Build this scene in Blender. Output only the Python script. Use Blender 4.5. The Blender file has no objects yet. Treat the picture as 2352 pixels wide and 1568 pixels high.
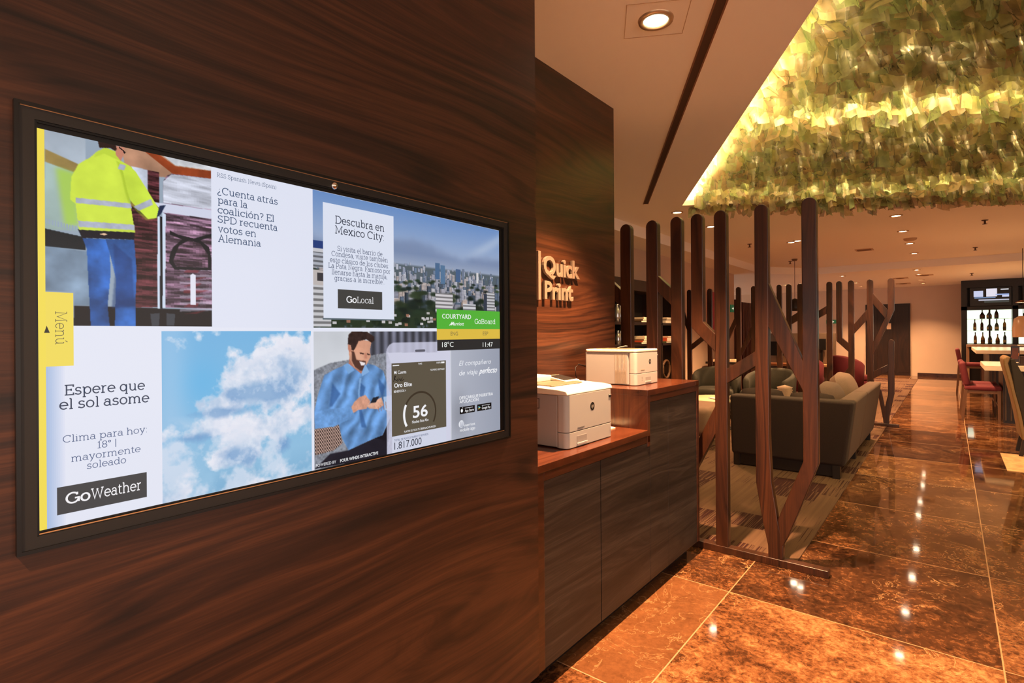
import bpy, bmesh, math, random
import numpy as np
from mathutils import Vector, Matrix

random.seed(7)
rng = np.random.default_rng(7)
SC = bpy.context.scene
COL = SC.collection
PI = math.pi

# ---------------------------------------------------------------- camera, world, exposure
F_PX = 1236.75
cam_data = bpy.data.cameras.new('camera')
cam_data.sensor_fit = 'HORIZONTAL'
cam_data.sensor_width = 36.0
cam_data.lens = F_PX / 2352 * 36.0
cam_data.shift_y = -(784 - 766.25) / 2352
cam_data.clip_start = 0.02
cam_data.clip_end = 200
cam = bpy.data.objects.new('camera', cam_data)
COL.objects.link(cam)
cam.matrix_world = (Matrix.Translation((0, 0, 1.6)) @ Matrix.Rotation(0.682686, 4, 'Z')
                    @ Matrix.Rotation(PI / 2, 4, 'X') @ Matrix.Rotation(-0.0068585, 4, 'Z'))
SC.camera = cam

SC.view_settings.view_transform = 'Standard'
SC.view_settings.look = 'None'
SC.view_settings.gamma = 1
SC.view_settings.use_curve_mapping = False
SC.view_settings.exposure = 0.15

SC.cycles.max_bounces = 6
SC.cycles.diffuse_bounces = 4
SC.cycles.glossy_bounces = 3
SC.cycles.transmission_bounces = 4
SC.cycles.transparent_max_bounces = 6

world = bpy.data.worlds.new('lobby_ambience')
SC.world = world
world.use_nodes = True
wb = world.node_tree.nodes['Background']
wb.inputs[0].default_value = (1.0, 0.82, 0.70, 1)
wb.inputs[1].default_value = 1.65

WARM = (1.0, 0.56, 0.27)
LAMP_W = 340.0

# ---------------------------------------------------------------- materials
def lin(r, g, b):
    def f(c):
        c /= 255.0
        return c / 12.92 if c <= 0.04045 else ((c + 0.055) / 1.055) ** 2.4
    return (f(r), f(g), f(b), 1.0)

MATS = {}
def new_mat(name):
    m = bpy.data.materials.new(name)
    m.use_nodes = True
    MATS[name] = m
    nt = m.node_tree
    b = nt.nodes['Principled BSDF']
    return m, nt, b

def pbr(name, rgb, rough=0.5, metal=0.0, emit=None, estr=0.0, trans=0.0, noise=0.0, nscale=30.0, coat=0.0):
    if name in MATS:
        return MATS[name]
    m, nt, b = new_mat(name)
    c = lin(*rgb)
    b.inputs['Base Color'].default_value = c
    b.inputs['Roughness'].default_value = rough
    b.inputs['Metallic'].default_value = metal
    b.inputs['Transmission Weight'].default_value = trans
    b.inputs['Coat Weight'].default_value = coat
    if emit:
        b.inputs['Emission Color'].default_value = lin(*emit)
        b.inputs['Emission Strength'].default_value = estr
    if noise > 0:
        tc = nt.nodes.new('ShaderNodeNewGeometry')
        n = nt.nodes.new('ShaderNodeTexNoise')
        n.inputs['Scale'].default_value = nscale
        n.inputs['Detail'].default_value = 4
        nt.links.new(tc.outputs['Position'], n.inputs['Vector'])
        r = nt.nodes.new('ShaderNodeMapRange')
        r.inputs[1].default_value = 0.3
        r.inputs[2].default_value = 0.7
        r.inputs[3].default_value = 1 - noise
        r.inputs[4].default_value = 1 + noise
        nt.links.new(n.outputs[0], r.inputs[0])
        mx = nt.nodes.new('ShaderNodeMix')
        mx.data_type = 'RGBA'
        mx.blend_type = 'MULTIPLY'
        mx.inputs[0].default_value = 1
        mx.inputs[6].default_value = c
        nt.links.new(r.outputs[0], mx.inputs[7])
        nt.links.new(mx.outputs[2], b.inputs['Base Color'])
    return m

class NG:
    """small helper for building node graphs"""
    def __init__(s, nt):
        s.nt = nt
    def n(s, t, **kw):
        x = s.nt.nodes.new(t)
        for k, v in kw.items():
            setattr(x, k, v)
        return x
    def put(s, sock, v):
        if isinstance(v, bpy.types.NodeSocket):
            s.nt.links.new(v, sock)
        else:
            sock.default_value = v
    def math(s, op, a, b=0.0, c=0.0):
        x = s.n('ShaderNodeMath', operation=op)
        s.put(x.inputs[0], a)
        s.put(x.inputs[1], b)
        s.put(x.inputs[2], c)
        return x.outputs[0]
    def comb(s, a, b, c):
        x = s.n('ShaderNodeCombineXYZ')
        for i, v in enumerate((a, b, c)):
            s.put(x.inputs[i], v)
        return x.outputs[0]
    def noise(s, vec, scale=1.0, detail=2.0, rough=0.5, dist=0.0):
        x = s.n('ShaderNodeTexNoise')
        s.put(x.inputs['Vector'], vec)
        x.inputs['Scale'].default_value = scale
        x.inputs['Detail'].default_value = detail
        x.inputs['Roughness'].default_value = rough
        x.inputs['Distortion'].default_value = dist
        return x.outputs[0]
    def ramp(s, v, stops):
        x = s.n('ShaderNodeValToRGB')
        s.put(x.inputs[0], v)
        e = x.color_ramp.elements
        while len(e) < len(stops):
            e.new(0.5)
        for i, (p, c) in enumerate(stops):
            e[i].position = p
            e[i].color = c
        return x.outputs[0]
    def rng(s, v, a, b, c, d):
        x = s.n('ShaderNodeMapRange')
        s.put(x.inputs[0], v)
        for i, k in enumerate((a, b, c, d)):
            s.put(x.inputs[i + 1], k)
        return x.outputs[0]
    def mix(s, f, a, b, mode='MIX'):
        x = s.n('ShaderNodeMix', data_type='RGBA', blend_type=mode)
        s.put(x.inputs[0], f)
        s.put(x.inputs[6], a)
        s.put(x.inputs[7], b)
        return x.outputs[2]
    def pos(s):
        g = s.n('ShaderNodeNewGeometry')
        q = s.n('ShaderNodeSeparateXYZ')
        s.nt.links.new(g.outputs['Position'], q.inputs[0])
        return q.outputs

def wood(name, dark, mid, light, along, across, ringden=10.0, warp=0.55, rough=0.38, fine=0.35, stretch=0.42, seed=0.0, coat=0.0, spread=2.4):
    """veneer with flowing cathedral grain; along / across are position axes"""
    m, nt, b = new_mat(name)
    g = NG(nt)
    P = g.pos()
    u, w = P[along], P[across]
    o = P[3 - along - across]
    wob = g.noise(g.comb(g.math('MULTIPLY', u, 2.2), g.math('MULTIPLY', w, 7.0), seed + 3.0), 1.0, 2.0, 0.5)
    base = g.noise(g.comb(g.math('MULTIPLY', u, stretch), g.math('MULTIPLY_ADD', wob, 0.10, g.math('MULTIPLY', w, spread)), g.math('MULTIPLY_ADD', o, 0.7, seed)), 1.0, 1.6, 0.4)
    h = g.math('ADD', g.math('MULTIPLY', base, warp * 4), g.math('MULTIPLY', w, 0.5))
    ph = g.math('MULTIPLY', h, ringden * 6.2832)
    s1 = g.math('SINE', ph)
    s2 = g.math('SINE', g.math('MULTIPLY', ph, 0.27))
    med = g.noise(g.comb(g.math('MULTIPLY', u, 0.9), g.math('MULTIPLY', g.math('MULTIPLY_ADD', base, 0.6, w), 44.0), o), 1.0, 4.0, 0.65)
    fib = g.noise(g.comb(g.math('MULTIPLY', u, 6.0), g.math('MULTIPLY', w, 240.0), o), 1.0, 3.0, 0.6)
    amp = g.rng(g.noise(g.comb(g.math('MULTIPLY', u, 0.8), g.math('MULTIPLY', w, 5.0), seed + 9.0), 1.0, 2.0), 0.35, 0.65, 0.05, 0.17)
    ring = g.math('POWER', g.math('MULTIPLY_ADD', s1, 0.5, 0.5), 3.0)
    v = g.math('MULTIPLY_ADD', g.math('MULTIPLY', ring, amp), -1.5, 0.07)
    v = g.math('ADD', v, g.math('MULTIPLY', s2, 0.07))
    v = g.math('ADD', v, g.math('MULTIPLY_ADD', med, 1.25, -0.13))
    c = g.ramp(v, [(0.18, lin(*dark)), (0.46, lin(*mid)), (0.80, lin(*light))])
    f = g.rng(fib, 0.3, 0.7, 1 - fine, 1 + fine * 0.6)
    c = g.mix(1.0, c, f, 'MULTIPLY')
    nt.links.new(c, b.inputs['Base Color'])
    b.inputs['Roughness'].default_value = rough
    b.inputs['Coat Weight'].default_value = coat
    b.inputs['Coat Roughness'].default_value = 0.15
    return m

def disp(rgb, s=0.90):
    """self-lit colour of a display"""
    n = 'display_%02x%02x%02x' % tuple(int(max(0, min(255, v))) for v in rgb)
    if n in MATS:
        return MATS[n]
    m, nt, b = new_mat(n)
    b.inputs['Base Color'].default_value = (0.004, 0.004, 0.004, 1)
    b.inputs['Roughness'].default_value = 0.18
    b.inputs['Specular IOR Level'].default_value = 0.3
    b.inputs['Emission Color'].default_value = lin(*rgb)
    b.inputs['Emission Strength'].default_value = s
    return m

def disp_picture():
    if 'display_picture' in MATS:
        return MATS['display_picture']
    m, nt, b = new_mat('display_picture')
    b.inputs['Base Color'].default_value = (0.004, 0.004, 0.004, 1)
    b.inputs['Roughness'].default_value = 0.18
    b.inputs['Specular IOR Level'].default_value = 0.3
    a = nt.nodes.new('ShaderNodeAttribute')
    a.attribute_name = 'picture'
    nt.links.new(a.outputs['Color'], b.inputs['Emission Color'])
    b.inputs['Emission Strength'].default_value = 0.90
    return m

# ---------------------------------------------------------------- geometry helpers
class MB:
    """collects shapes; build() links them as ONE mesh object"""
    def __init__(s):
        s.v, s.f, s.m, s.sm = [], [], [], []
        s.mats = []
    def mi(s, mat):
        if mat not in s.mats:
            s.mats.append(mat)
        return s.mats.index(mat)
    def add(s, verts, faces, mat, smooth=False, M=None):
        o = len(s.v)
        for p in verts:
            s.v.append(tuple(M @ Vector(p)) if M is not None else tuple(p))
        k = s.mi(mat)
        for f in faces:
            s.f.append([i + o for i in f])
            s.m.append(k)
            s.sm.append(smooth)
        return s
    def box(s, x0, x1, y0, y1, z0, z1, mat, M=None):
        v = [(x, y, z) for x in (x0, x1) for y in (y0, y1) for z in (z0, z1)]
        f = [(0, 1, 3, 2), (4, 6, 7, 5), (0, 4, 5, 1), (2, 3, 7, 6), (0, 2, 6, 4), (1, 5, 7, 3)]
        return s.add(v, f, mat, M=M)
    def prism(s, poly, a, b, axis, mat, smooth=False, M=None):
        """poly 2D extruded from a to b along axis ('x': poly=(y,z); 'y': (x,z); 'z': (x,y))"""
        n = len(poly)
        def P(p, t):
            return {'x': (t, p[0], p[1]), 'y': (p[0], t, p[1]), 'z': (p[0], p[1], t)}[axis]
        v = [P(p, a) for p in poly] + [P(p, b) for p in poly]
        f = [tuple(range(n)), tuple(range(2 * n - 1, n - 1, -1))]
        s.add(v, f, mat, M=M)
        o = len(s.v) - 2 * n
        k = s.mi(mat)
        for i in range(n):
            j = (i + 1) % n
            s.f.append([o + i, o + j, o + n + j, o + n + i])
            s.m.append(k)
            s.sm.append(smooth)
        return s
    def lathe(s, prof, mat, n=24, c=(0, 0, 0), M=None, smooth=True):
        v, f = [], []
        for r, z in prof:
            for i in range(n):
                a = 2 * PI * i / n
                v.append((c[0] + r * math.cos(a), c[1] + r * math.sin(a), c[2] + z))
        for k in range(len(prof) - 1):
            for i in range(n):
                j = (i + 1) % n
                f.append((k * n + i, k * n + j, (k + 1) * n + j, (k + 1) * n + i))
        return s.add(v, f, mat, smooth, M)
    def cyl(s, c, r, z0, z1, mat, n=24, M=None, r2=None):
        r2 = r if r2 is None else r2
        return s.lathe([(0.0001, z0), (r, z0), (r2, z1), (0.0001, z1)], mat, n, (c[0], c[1], 0), M, False)
    def tube(s, pts, r, mat, n=8, closed=False):
        v, f = [], []
        N = len(pts)
        pts = [Vector(p) for p in pts]
        rr = r if isinstance(r, (list, tuple)) else [r] * N
        for i, p in enumerate(pts):
            t = (pts[(i + 1) % N] - pts[i - 1]) if closed else (pts[min(i + 1, N - 1)] - pts[max(i - 1, 0)])
            t.normalize()
            up = Vector((0, 0, 1)) if abs(t.z) < 0.9 else Vector((1, 0, 0))
            a = t.cross(up).normalized()
            b = t.cross(a)
            for k in range(n):
                q = 2 * PI * k / n
                v.append(tuple(p + (a * math.cos(q) + b * math.sin(q)) * rr[i]))
        for i in range(N if closed else N - 1):
            j = (i + 1) % N
            for k in range(n):
                l = (k + 1) % n
                f.append((i * n + k, i * n + l, j * n + l, j * n + k))
        if not closed:
            f.append(tuple(range(n - 1, -1, -1)))
            f.append(tuple((N - 1) * n + k for k in range(n)))
        return s.add(v, f, mat, True)
    def build(s, name, parent=None, bevel=0.0, seg=2, local=False, subsurf=0, label=None, angle=0.6, anchor=True):
        off = Vector((0, 0, 0))
        if parent is not None and not local:
            p = parent
            while p is not None:
                off += p.location
                p = p.parent
        elif parent is None and anchor:
            a = np.array(s.v)
            lo, hi = a.min(0), a.max(0)
            off = Vector(((lo[0] + hi[0]) / 2, (lo[1] + hi[1]) / 2, lo[2]))
        me = bpy.data.meshes.new(name)
        me.from_pydata([(x - off.x, y - off.y, z - off.z) for x, y, z in s.v], [], s.f)
        for m in s.mats:
            me.materials.append(m)
        me.polygons.foreach_set('material_index', s.m)
        me.polygons.foreach_set('use_smooth', s.sm)
        bm = bmesh.new()
        bm.from_mesh(me)
        bmesh.ops.recalc_face_normals(bm, faces=bm.faces)
        bm.to_mesh(me)
        bm.free()
        o = bpy.data.objects.new(name, me)
        COL.objects.link(o)
        if parent is not None:
            o.parent = parent
        else:
            o.location = off
        if bevel > 0:
            b = o.modifiers.new('edge', 'BEVEL')
            b.width = bevel
            b.segments = seg
            b.limit_method = 'ANGLE'
            b.angle_limit = angle
            b.harden_normals = False
            for p in me.polygons:
                p.use_smooth = True
            w = o.modifiers.new('normals', 'WEIGHTED_NORMAL')
            w.keep_sharp = False
        if subsurf:
            b = o.modifiers.new('soft', 'SUBSURF')
            b.levels = subsurf
            b.render_levels = subsurf
            for p in me.polygons:
                p.use_smooth = True
        if label:
            o['label'] = label
        return o

def thing(name, label, cat, loc=(0, 0, 0), rz=0.0, group=None):
    o = bpy.data.objects.new(name, None)
    o.empty_display_size = 0.1
    COL.objects.link(o)
    o.location = loc
    o.rotation_euler = (0, 0, rz)
    return tag(o, label, cat, group)

def tag(o, label, cat, group=None, kind=None):
    o['label'] = label
    o['category'] = cat
    if group:
        o['group'] = group
    if kind:
        o['kind'] = kind
    return o

def struct(mb, name, bevel=0.0, label=None):
    o = mb.build(name, anchor=False, bevel=bevel)
    o['kind'] = 'structure'
    if label:
        o['label'] = label
        o['category'] = name.split('_')[0]
    return o

def dup(root, loc, rz, label, group=None):
    """a copy of a thing with copies of its parts and sub-parts"""
    r = root.copy()
    COL.objects.link(r)
    r.location = loc
    r.rotation_euler = (0, 0, rz)
    r['label'] = label
    if group:
        r['group'] = group
    for ch in list(root.children):
        c = ch.copy()
        COL.objects.link(c)
        c.parent = r
        for gch in list(ch.children):
            d = gch.copy()
            COL.objects.link(d)
            d.parent = c
    return r

def rounded_rect(x0, x1, y0, y1, r, n=6):
    out = []
    for cx, cy, a0 in ((x1 - r, y1 - r, 0), (x0 + r, y1 - r, 90), (x0 + r, y0 + r, 180), (x1 - r, y0 + r, 270)):
        for i in range(n + 1):
            a = math.radians(a0 + 90 * i / n)
            out.append((cx + r * math.cos(a), cy + r * math.sin(a)))
    return out

def cushion_mesh(mb, w, h, t, mat, M, n=10, pinch=0.9):
    """pillow: w x h face, thickness t, centred, face normal along local x"""
    v, f = [], []
    for side in (1, -1):
        for i in range(n + 1):
            for j in range(n + 1):
                a, b = -1 + 2 * i / n, -1 + 2 * j / n
                th = max(0.0, (1 - abs(a) ** 2.6)) ** 0.5 * max(0.0, (1 - abs(b) ** 2.6)) ** 0.5
                k = k2 = 1 - 0.13 * (a * a * b * b) ** 0.9
                v.append((side * th * t / 2, a * w / 2 * k, b * h / 2 * k2))
    N = (n + 1) * (n + 1)
    for s0 in (0, N):
        for i in range(n):
            for j in range(n):
                q = (s0 + i * (n + 1) + j, s0 + (i + 1) * (n + 1) + j, s0 + (i + 1) * (n + 1) + j + 1, s0 + i * (n + 1) + j + 1)
                f.append(q if s0 else q[::-1])
    mb.add(v, f, mat, True, M)
    return mb

def rbox(mb, x0, x1, y0, y1, z0, z1, mat, r=0.04, n=3, M=None):
    """box with rounded edges (superquadric style grid)"""
    bm = bmesh.new()
    bmesh.ops.create_cube(bm, size=1)
    for v in bm.verts:
        v.co = Vector(((x0 + x1) / 2 + v.co.x * (x1 - x0), (y0 + y1) / 2 + v.co.y * (y1 - y0), (z0 + z1) / 2 + v.co.z * (z1 - z0)))
    bmesh.ops.bevel(bm, geom=list(bm.edges), offset=r, segments=n, profile=0.5, affect='EDGES')
    bm.verts.index_update()
    vs = [tuple(v.co) for v in bm.verts]
    fs = [[v.index for v in f.verts] for f in bm.faces]
    bm.free()
    mb.add(vs, fs, mat, True, M)
    return mb

# ---------------------------------------------------------------- lettering
def A(cx, cy, rx, ry, a0, a1, n=12):
    return [(cx + rx * math.cos(math.radians(a0 + (a1 - a0) * i / n)), cy + ry * math.sin(math.radians(a0 + (a1 - a0) * i / n))) for i in range(n + 1)]

def EL(cx, cy, rx, ry):
    return A(cx, cy, rx, ry, 0, 360, 22)

def slab_glyphs():
    H = lambda a, b, y: [(a, y), (b, y)]
    V = lambda x, a, b: [(x, a), (x, b)]
    G = {' ': (24, [])}
    G['a'] = (50, [[(9, 38)] + A(23, 34, 14, 16, 150, 0) + [(37, 5)] + A(43, 5, 6, 5, 180, 270, 4) + [(47, 0)], EL(21, 15, 16, 15)])
    G['b'] = (56, [V(12, 74, 0), H(3, 12, 74), EL(31, 25, 19, 25)])
    G['c'] = (50, [A(28, 25, 21, 25, 42, 318), V(44, 50, 36)])
    G['d'] = (57, [V(44, 74, 0), H(35, 44, 74), H(44, 53, 0), EL(25, 25, 19, 25)])
    G['e'] = (52, [[(6, 26), (47, 26)] + A(26.5, 25, 20.5, 25, 3, 318, 18)])
    G['f'] = (33, [[(14, 0), (14, 58)] + A(26, 58, 12, 16, 180, 80, 6), H(4, 30, 50), H(5, 25, 0)])
    G['g'] = (57, [EL(25, 25, 19, 25), [(44, 50), (44, -6)] + A(26, -6, 18, 16, 0, -150, 8), H(44, 53, 50)])
    G['h'] = (58, [V(12, 74, 0), H(3, 12, 74), A(29, 30, 17, 20, 180, 0) + [(46, 0)], H(3, 21, 0), H(38, 55, 0)])
    G['i'] = (26, [V(14, 50, 0), H(5, 14, 50), H(4, 24, 0), H(11.5, 16.5, 67)])
    G['j'] = (26, [[(16, 50), (16, -8)] + A(4, -8, 12, 14, 0, -100, 6), H(6, 16, 50), H(13.5, 18.5, 67)])
    G['l'] = (26, [V(14, 74, 0), H(5, 14, 74), H(4, 24, 0)])
    G['m'] = (86, [V(12, 50, 0), H(3, 12, 50), A(27, 31, 15, 19, 180, 0) + [(42, 0)], A(57, 31, 15, 19, 180, 0) + [(72, 0)], H(3, 21, 0), H(35, 50, 0), H(64, 81, 0)])
    G['n'] = (58, [V(12, 50, 0), H(3, 12, 50), A(29, 30, 17, 20, 180, 0) + [(46, 0)], H(3, 21, 0), H(38, 55, 0)])
    G['o'] = (53, [EL(26, 25, 20, 25)])
    G['p'] = (57, [V(12, 50, -22), H(3, 12, 50), H(3, 22, -22), EL(31, 25, 19, 25)])
    G['q'] = (56, [V(44, 50, -22), H(35, 53, -22), EL(25, 25, 19, 25)])
    G['r'] = (39, [V(13, 50, 0), H(3, 13, 50), A(30, 31, 17, 19, 180, 75, 7), H(3, 25, 0)])
    G['s'] = (44, [A(22, 37, 14, 13, 40, 270, 10)[:-1] + A(22, 12.5, 15, 12.5, 90, -145, 10), V(34, 50, 40), V(7, 10, 0)])
    G['t'] = (34, [[(13, 66), (13, 14)] + A(24, 12, 11, 12, 180, 310, 7), H(4, 29, 50)])
    G['u'] = (58, [[(3, 50), (12, 50), (12, 19)] + A(28, 19, 16, 19, 180, 360, 10), V(44, 50, 0), H(36, 44, 50), H(44, 53, 0)])
    G['v'] = (50, [[(8, 50), (25, 0), (42, 50)], H(1, 17, 50), H(33, 49, 50)])
    G['w'] = (76, [[(8, 50), (22, 0), (38, 46), (54, 0), (68, 50)], H(1, 17, 50), H(60, 75, 50)])
    G['x'] = (50, [[(8, 50), (42, 0)], [(42, 50), (8, 0)], H(2, 17, 50), H(33, 48, 50), H(2, 17, 0), H(33, 48, 0)])
    G['y'] = (51, [[(8, 50), (26, 0)], [(43, 50), (26, 0), (20, -14)] + A(10, -12, 10, 10, -20, -100, 5), H(1, 17, 50), H(34, 50, 50)])
    G['z'] = (46, [[(8, 40), (8, 50), (38, 50), (7, 0), (39, 0), (39, 11)]])
    G['A'] = (68, [[(10, 0), (33, 70), (56, 0)], H(18, 49, 24), H(2, 20, 0), H(47, 65, 0), H(24, 33, 70)])
    G['C'] = (66, [A(36, 35, 30, 35, 48, 312, 18), V(57, 70, 52)])
    G['D'] = (70, [[(14, 70), (30, 70)] + A(30, 35, 34, 35, 90, -90, 14) + [(14, 0)], V(14, 70, 0), H(4, 14, 70), H(4, 14, 0)])
    G['E'] = (58, [[(52, 56), (52, 70), (4, 70)], V(14, 70, 0), [(4, 0), (53, 0), (53, 15)], H(14, 40, 36), V(40, 44, 28)])
    G['F'] = (56, [[(52, 56), (52, 70), (4, 70)], V(14, 70, 0), H(4, 26, 0), H(14, 40, 36), V(40, 44, 28)])
    G['G'] = (72, [A(36, 35, 30, 35, 48, 345, 18) + [(65, 32)], V(57, 70, 52), H(46, 70, 32), V(65, 32, 4)])
    G['L'] = (54, [V(14, 70, 0), H(4, 25, 70), [(4, 0), (50, 0), (50, 18)]])
    G['M'] = (86, [[(14, 0), (17, 70), (43, 10), (69, 70), (72, 0)], H(5, 17, 70), H(69, 81, 70), H(4, 25, 0), H(61, 82, 0)])
    G['N'] = (72, [[(15, 0), (15, 70), (57, 0), (57, 70)], H(4, 15, 70), H(47, 67, 70), H(5, 26, 0)])
    G['P'] = (60, [V(14, 70, 0), [(4, 70), (34, 70)] + A(34, 50, 21, 20, 90, -90, 9) + [(14, 30)], H(4, 26, 0)])
    G['R'] = (64, [V(14, 70, 0), [(4, 70), (34, 70)] + A(34, 51, 20, 19, 90, -90, 9) + [(14, 32)], [(34, 32), (52, 0), (61, 0)], H(4, 25, 0)])
    G['S'] = (54, [A(27, 52, 18, 18, 35, 270, 11)[:-1] + A(27, 17, 20, 17, 90, -150, 11), V(44, 70, 56), V(7, 16, 0)])
    G['W'] = (94, [[(10, 70), (28, 0), (47, 64), (66, 0), (84, 70)], H(2, 20, 70), H(74, 92, 70), H(40, 54, 64)])
    G['B'] = (62, [V(14, 70, 0), [(4, 70), (33, 70)] + A(33, 54, 18, 16, 90, -90, 8) + [(14, 38)], [(33, 38)] + A(34, 19, 21, 19, 90, -90, 8) + [(4, 0)]])
    G['Q'] = (74, [EL(36, 35, 30, 35), [(42, 14), (66, -6)]])
    G['1'] = (36, [[(8, 60), (20, 70), (20, 0)], H(6, 33, 0)])
    G['8'] = (50, [EL(25, 53, 15, 17), EL(25, 18, 18, 18)])
    G['4'] = (50, [[(36, 0), (36, 70), (6, 20), (46, 20)], H(26, 45, 0)])
    G['7'] = (46, [[(6, 58), (6, 70), (41, 70), (18, 0)]])
    G['.'] = (18, [H(7, 12, 2)])
    G[','] = (18, [[(10, 4), (6, -12)]])
    G[':'] = (20, [H(8, 13, 2), H(8, 13, 46)])
    G['?'] = (42, [A(21, 54, 15, 16, 165, -60, 9) + [(21, 32), (21, 20)], H(18.5, 23.5, 2)])
    G['\u00bf'] = (42, [[(-x + 42, 50 - y) for x, y in st] for st in G['?'][1]])
    G['('] = (26, [A(30, 26, 22, 50, 130, 230, 8)])
    G[')'] = (26, [A(-4, 26, 22, 50, 50, -50, 8)])
    G['|'] = (24, [V(12, 76, -14)])
    G['\u00b0'] = (28, [EL(14, 60, 9, 10)])
    for a, base in (('\u00e1', 'a'), ('\u00e9', 'e'), ('\u00f3', 'o'), ('\u00fa', 'u')):
        w, st = G[base]
        G[a] = (w, st + [[(w * 0.46, 60), (w * 0.46 + 9, 74)]])
    w, st = G['i']
    G['\u00ed'] = (w, st[:-1] + [[(13, 60), (22, 74)]])
    return G

SLAB = slab_glyphs()

def ribbon(pts, w):
    """polyline -> quads of width w (verts2d, faces)"""
    P = [np.array(p, float) for p in pts]
    P = [p for i, p in enumerate(P) if i == 0 or np.hypot(*(p - P[i - 1])) > 1e-6]
    closed = len(P) > 3 and np.hypot(*(P[0] - P[-1])) < 1e-4
    if closed:
        P = P[:-1]
    n = len(P)
    if n < 2:
        return [], []
    v, f = [], []
    for i in range(n):
        a = P[i - 1] if (closed or i > 0) else None
        c = P[(i + 1) % n] if (closed or i < n - 1) else None
        d1 = (P[i] - a) / np.hypot(*(P[i] - a)) if a is not None else None
        d2 = (c - P[i]) / np.hypot(*(c - P[i])) if c is not None else None
        if d1 is None: d1 = d2
        if d2 is None: d2 = d1
        n1 = np.array((-d1[1], d1[0]))
        n2 = np.array((-d2[1], d2[0]))
        m = n1 + n2
        L = np.hypot(*m)
        m = n1 if L < 0.2 else m / L
        k = 1 / max(0.45, float(m @ n1))
        p = P[i].copy()
        if not closed and i == 0: p = p - d2 * w * 0.0
        v.append(tuple(p + m * w / 2 * k))
        v.append(tuple(p - m * w / 2 * k))
    for i in range(n if closed else n - 1):
        j = (i + 1) % n
        f.append((2 * i, 2 * i + 1, 2 * j + 1, 2 * j))
    return v, f

def slab_text(s, weight=6.5):
    """returns list of (verts, faces) in font units and total width"""
    out, x = [], 0.0
    for ch in s:
        w, st = SLAB[ch]
        for p in st:
            v, f = ribbon([(a + x, b) for a, b in p], weight)
            if v:
                out.append((v, f))
        x += w
    return out, x

def font_mesh(s, bold=0.0, extrude=0.0, bevel=0.0, res=4, shear=0.0):
    cu = bpy.data.curves.new('lettering', 'FONT')
    cu.body = s
    cu.size = 1.0
    cu.offset = bold
    cu.extrude = extrude
    cu.bevel_depth = bevel
    cu.resolution_u = res
    cu.shear = shear
    o = bpy.data.objects.new('lettering', cu)
    COL.objects.link(o)
    bpy.context.view_layer.update()
    dg = bpy.context.evaluated_depsgraph_get()
    me = o.evaluated_get(dg).to_mesh()
    v = [tuple(p.co) for p in me.vertices]
    f = [tuple(p.vertices) for p in me.polygons]
    o.evaluated_get(dg).to_mesh_clear()
    bpy.data.objects.remove(o)
    bpy.data.curves.remove(cu)
    return v, f

# ---------------------------------------------------------------- material set
WALNUT = wood('walnut_veneer', (27, 14, 9), (58, 32, 20), (86, 50, 31), 1, 2, ringden=13.0, warp=0.22, rough=0.42, fine=0.3)
WALNUT_RED = wood('walnut_red', (26, 13, 8), (54, 28, 16), (82, 46, 27), 1, 2, ringden=13.0, warp=0.22, rough=0.36, fine=0.3, seed=4.0)
TOPWOOD = wood('counter_wood', (52, 24, 14), (74, 36, 21), (94, 50, 31), 1, 0, ringden=14, warp=0.12, rough=0.22, fine=0.25, coat=0.25)
EDGEWOOD = wood('counter_edge_wood', (38, 18, 11), (58, 29, 17), (78, 42, 26), 1, 2, ringden=12, warp=0.12, rough=0.3, fine=0.2)
DOORWOOD = wood('grey_brown_veneer', (22, 18, 16), (42, 35, 31), (68, 59, 53), 1, 2, ringden=16, warp=0.04, rough=0.5, fine=0.55, stretch=0.3, spread=5)
POSTWOOD = wood('post_wood', (28, 13, 8), (51, 26, 14), (72, 39, 22), 2, 0, ringden=20, warp=0.10, rough=0.32, fine=0.3, stretch=0.4, coat=0.15, spread=4)
DARKWOOD = wood('dark_stained_wood', (18, 10, 7), (32, 18, 12), (48, 27, 18), 2, 0, ringden=12, warp=0.2, rough=0.4, fine=0.3)
CEIL = pbr('ceiling_paint', (248, 238, 224), 0.75)
WALLP = pbr('wall_paint', (206, 178, 154), 0.8, noise=0.02, nscale=3)
BLACK = pbr('black_plastic', (18, 17, 17), 0.4)
CHROME = pbr('chrome', (220, 215, 205), 0.12, 1.0)

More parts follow.
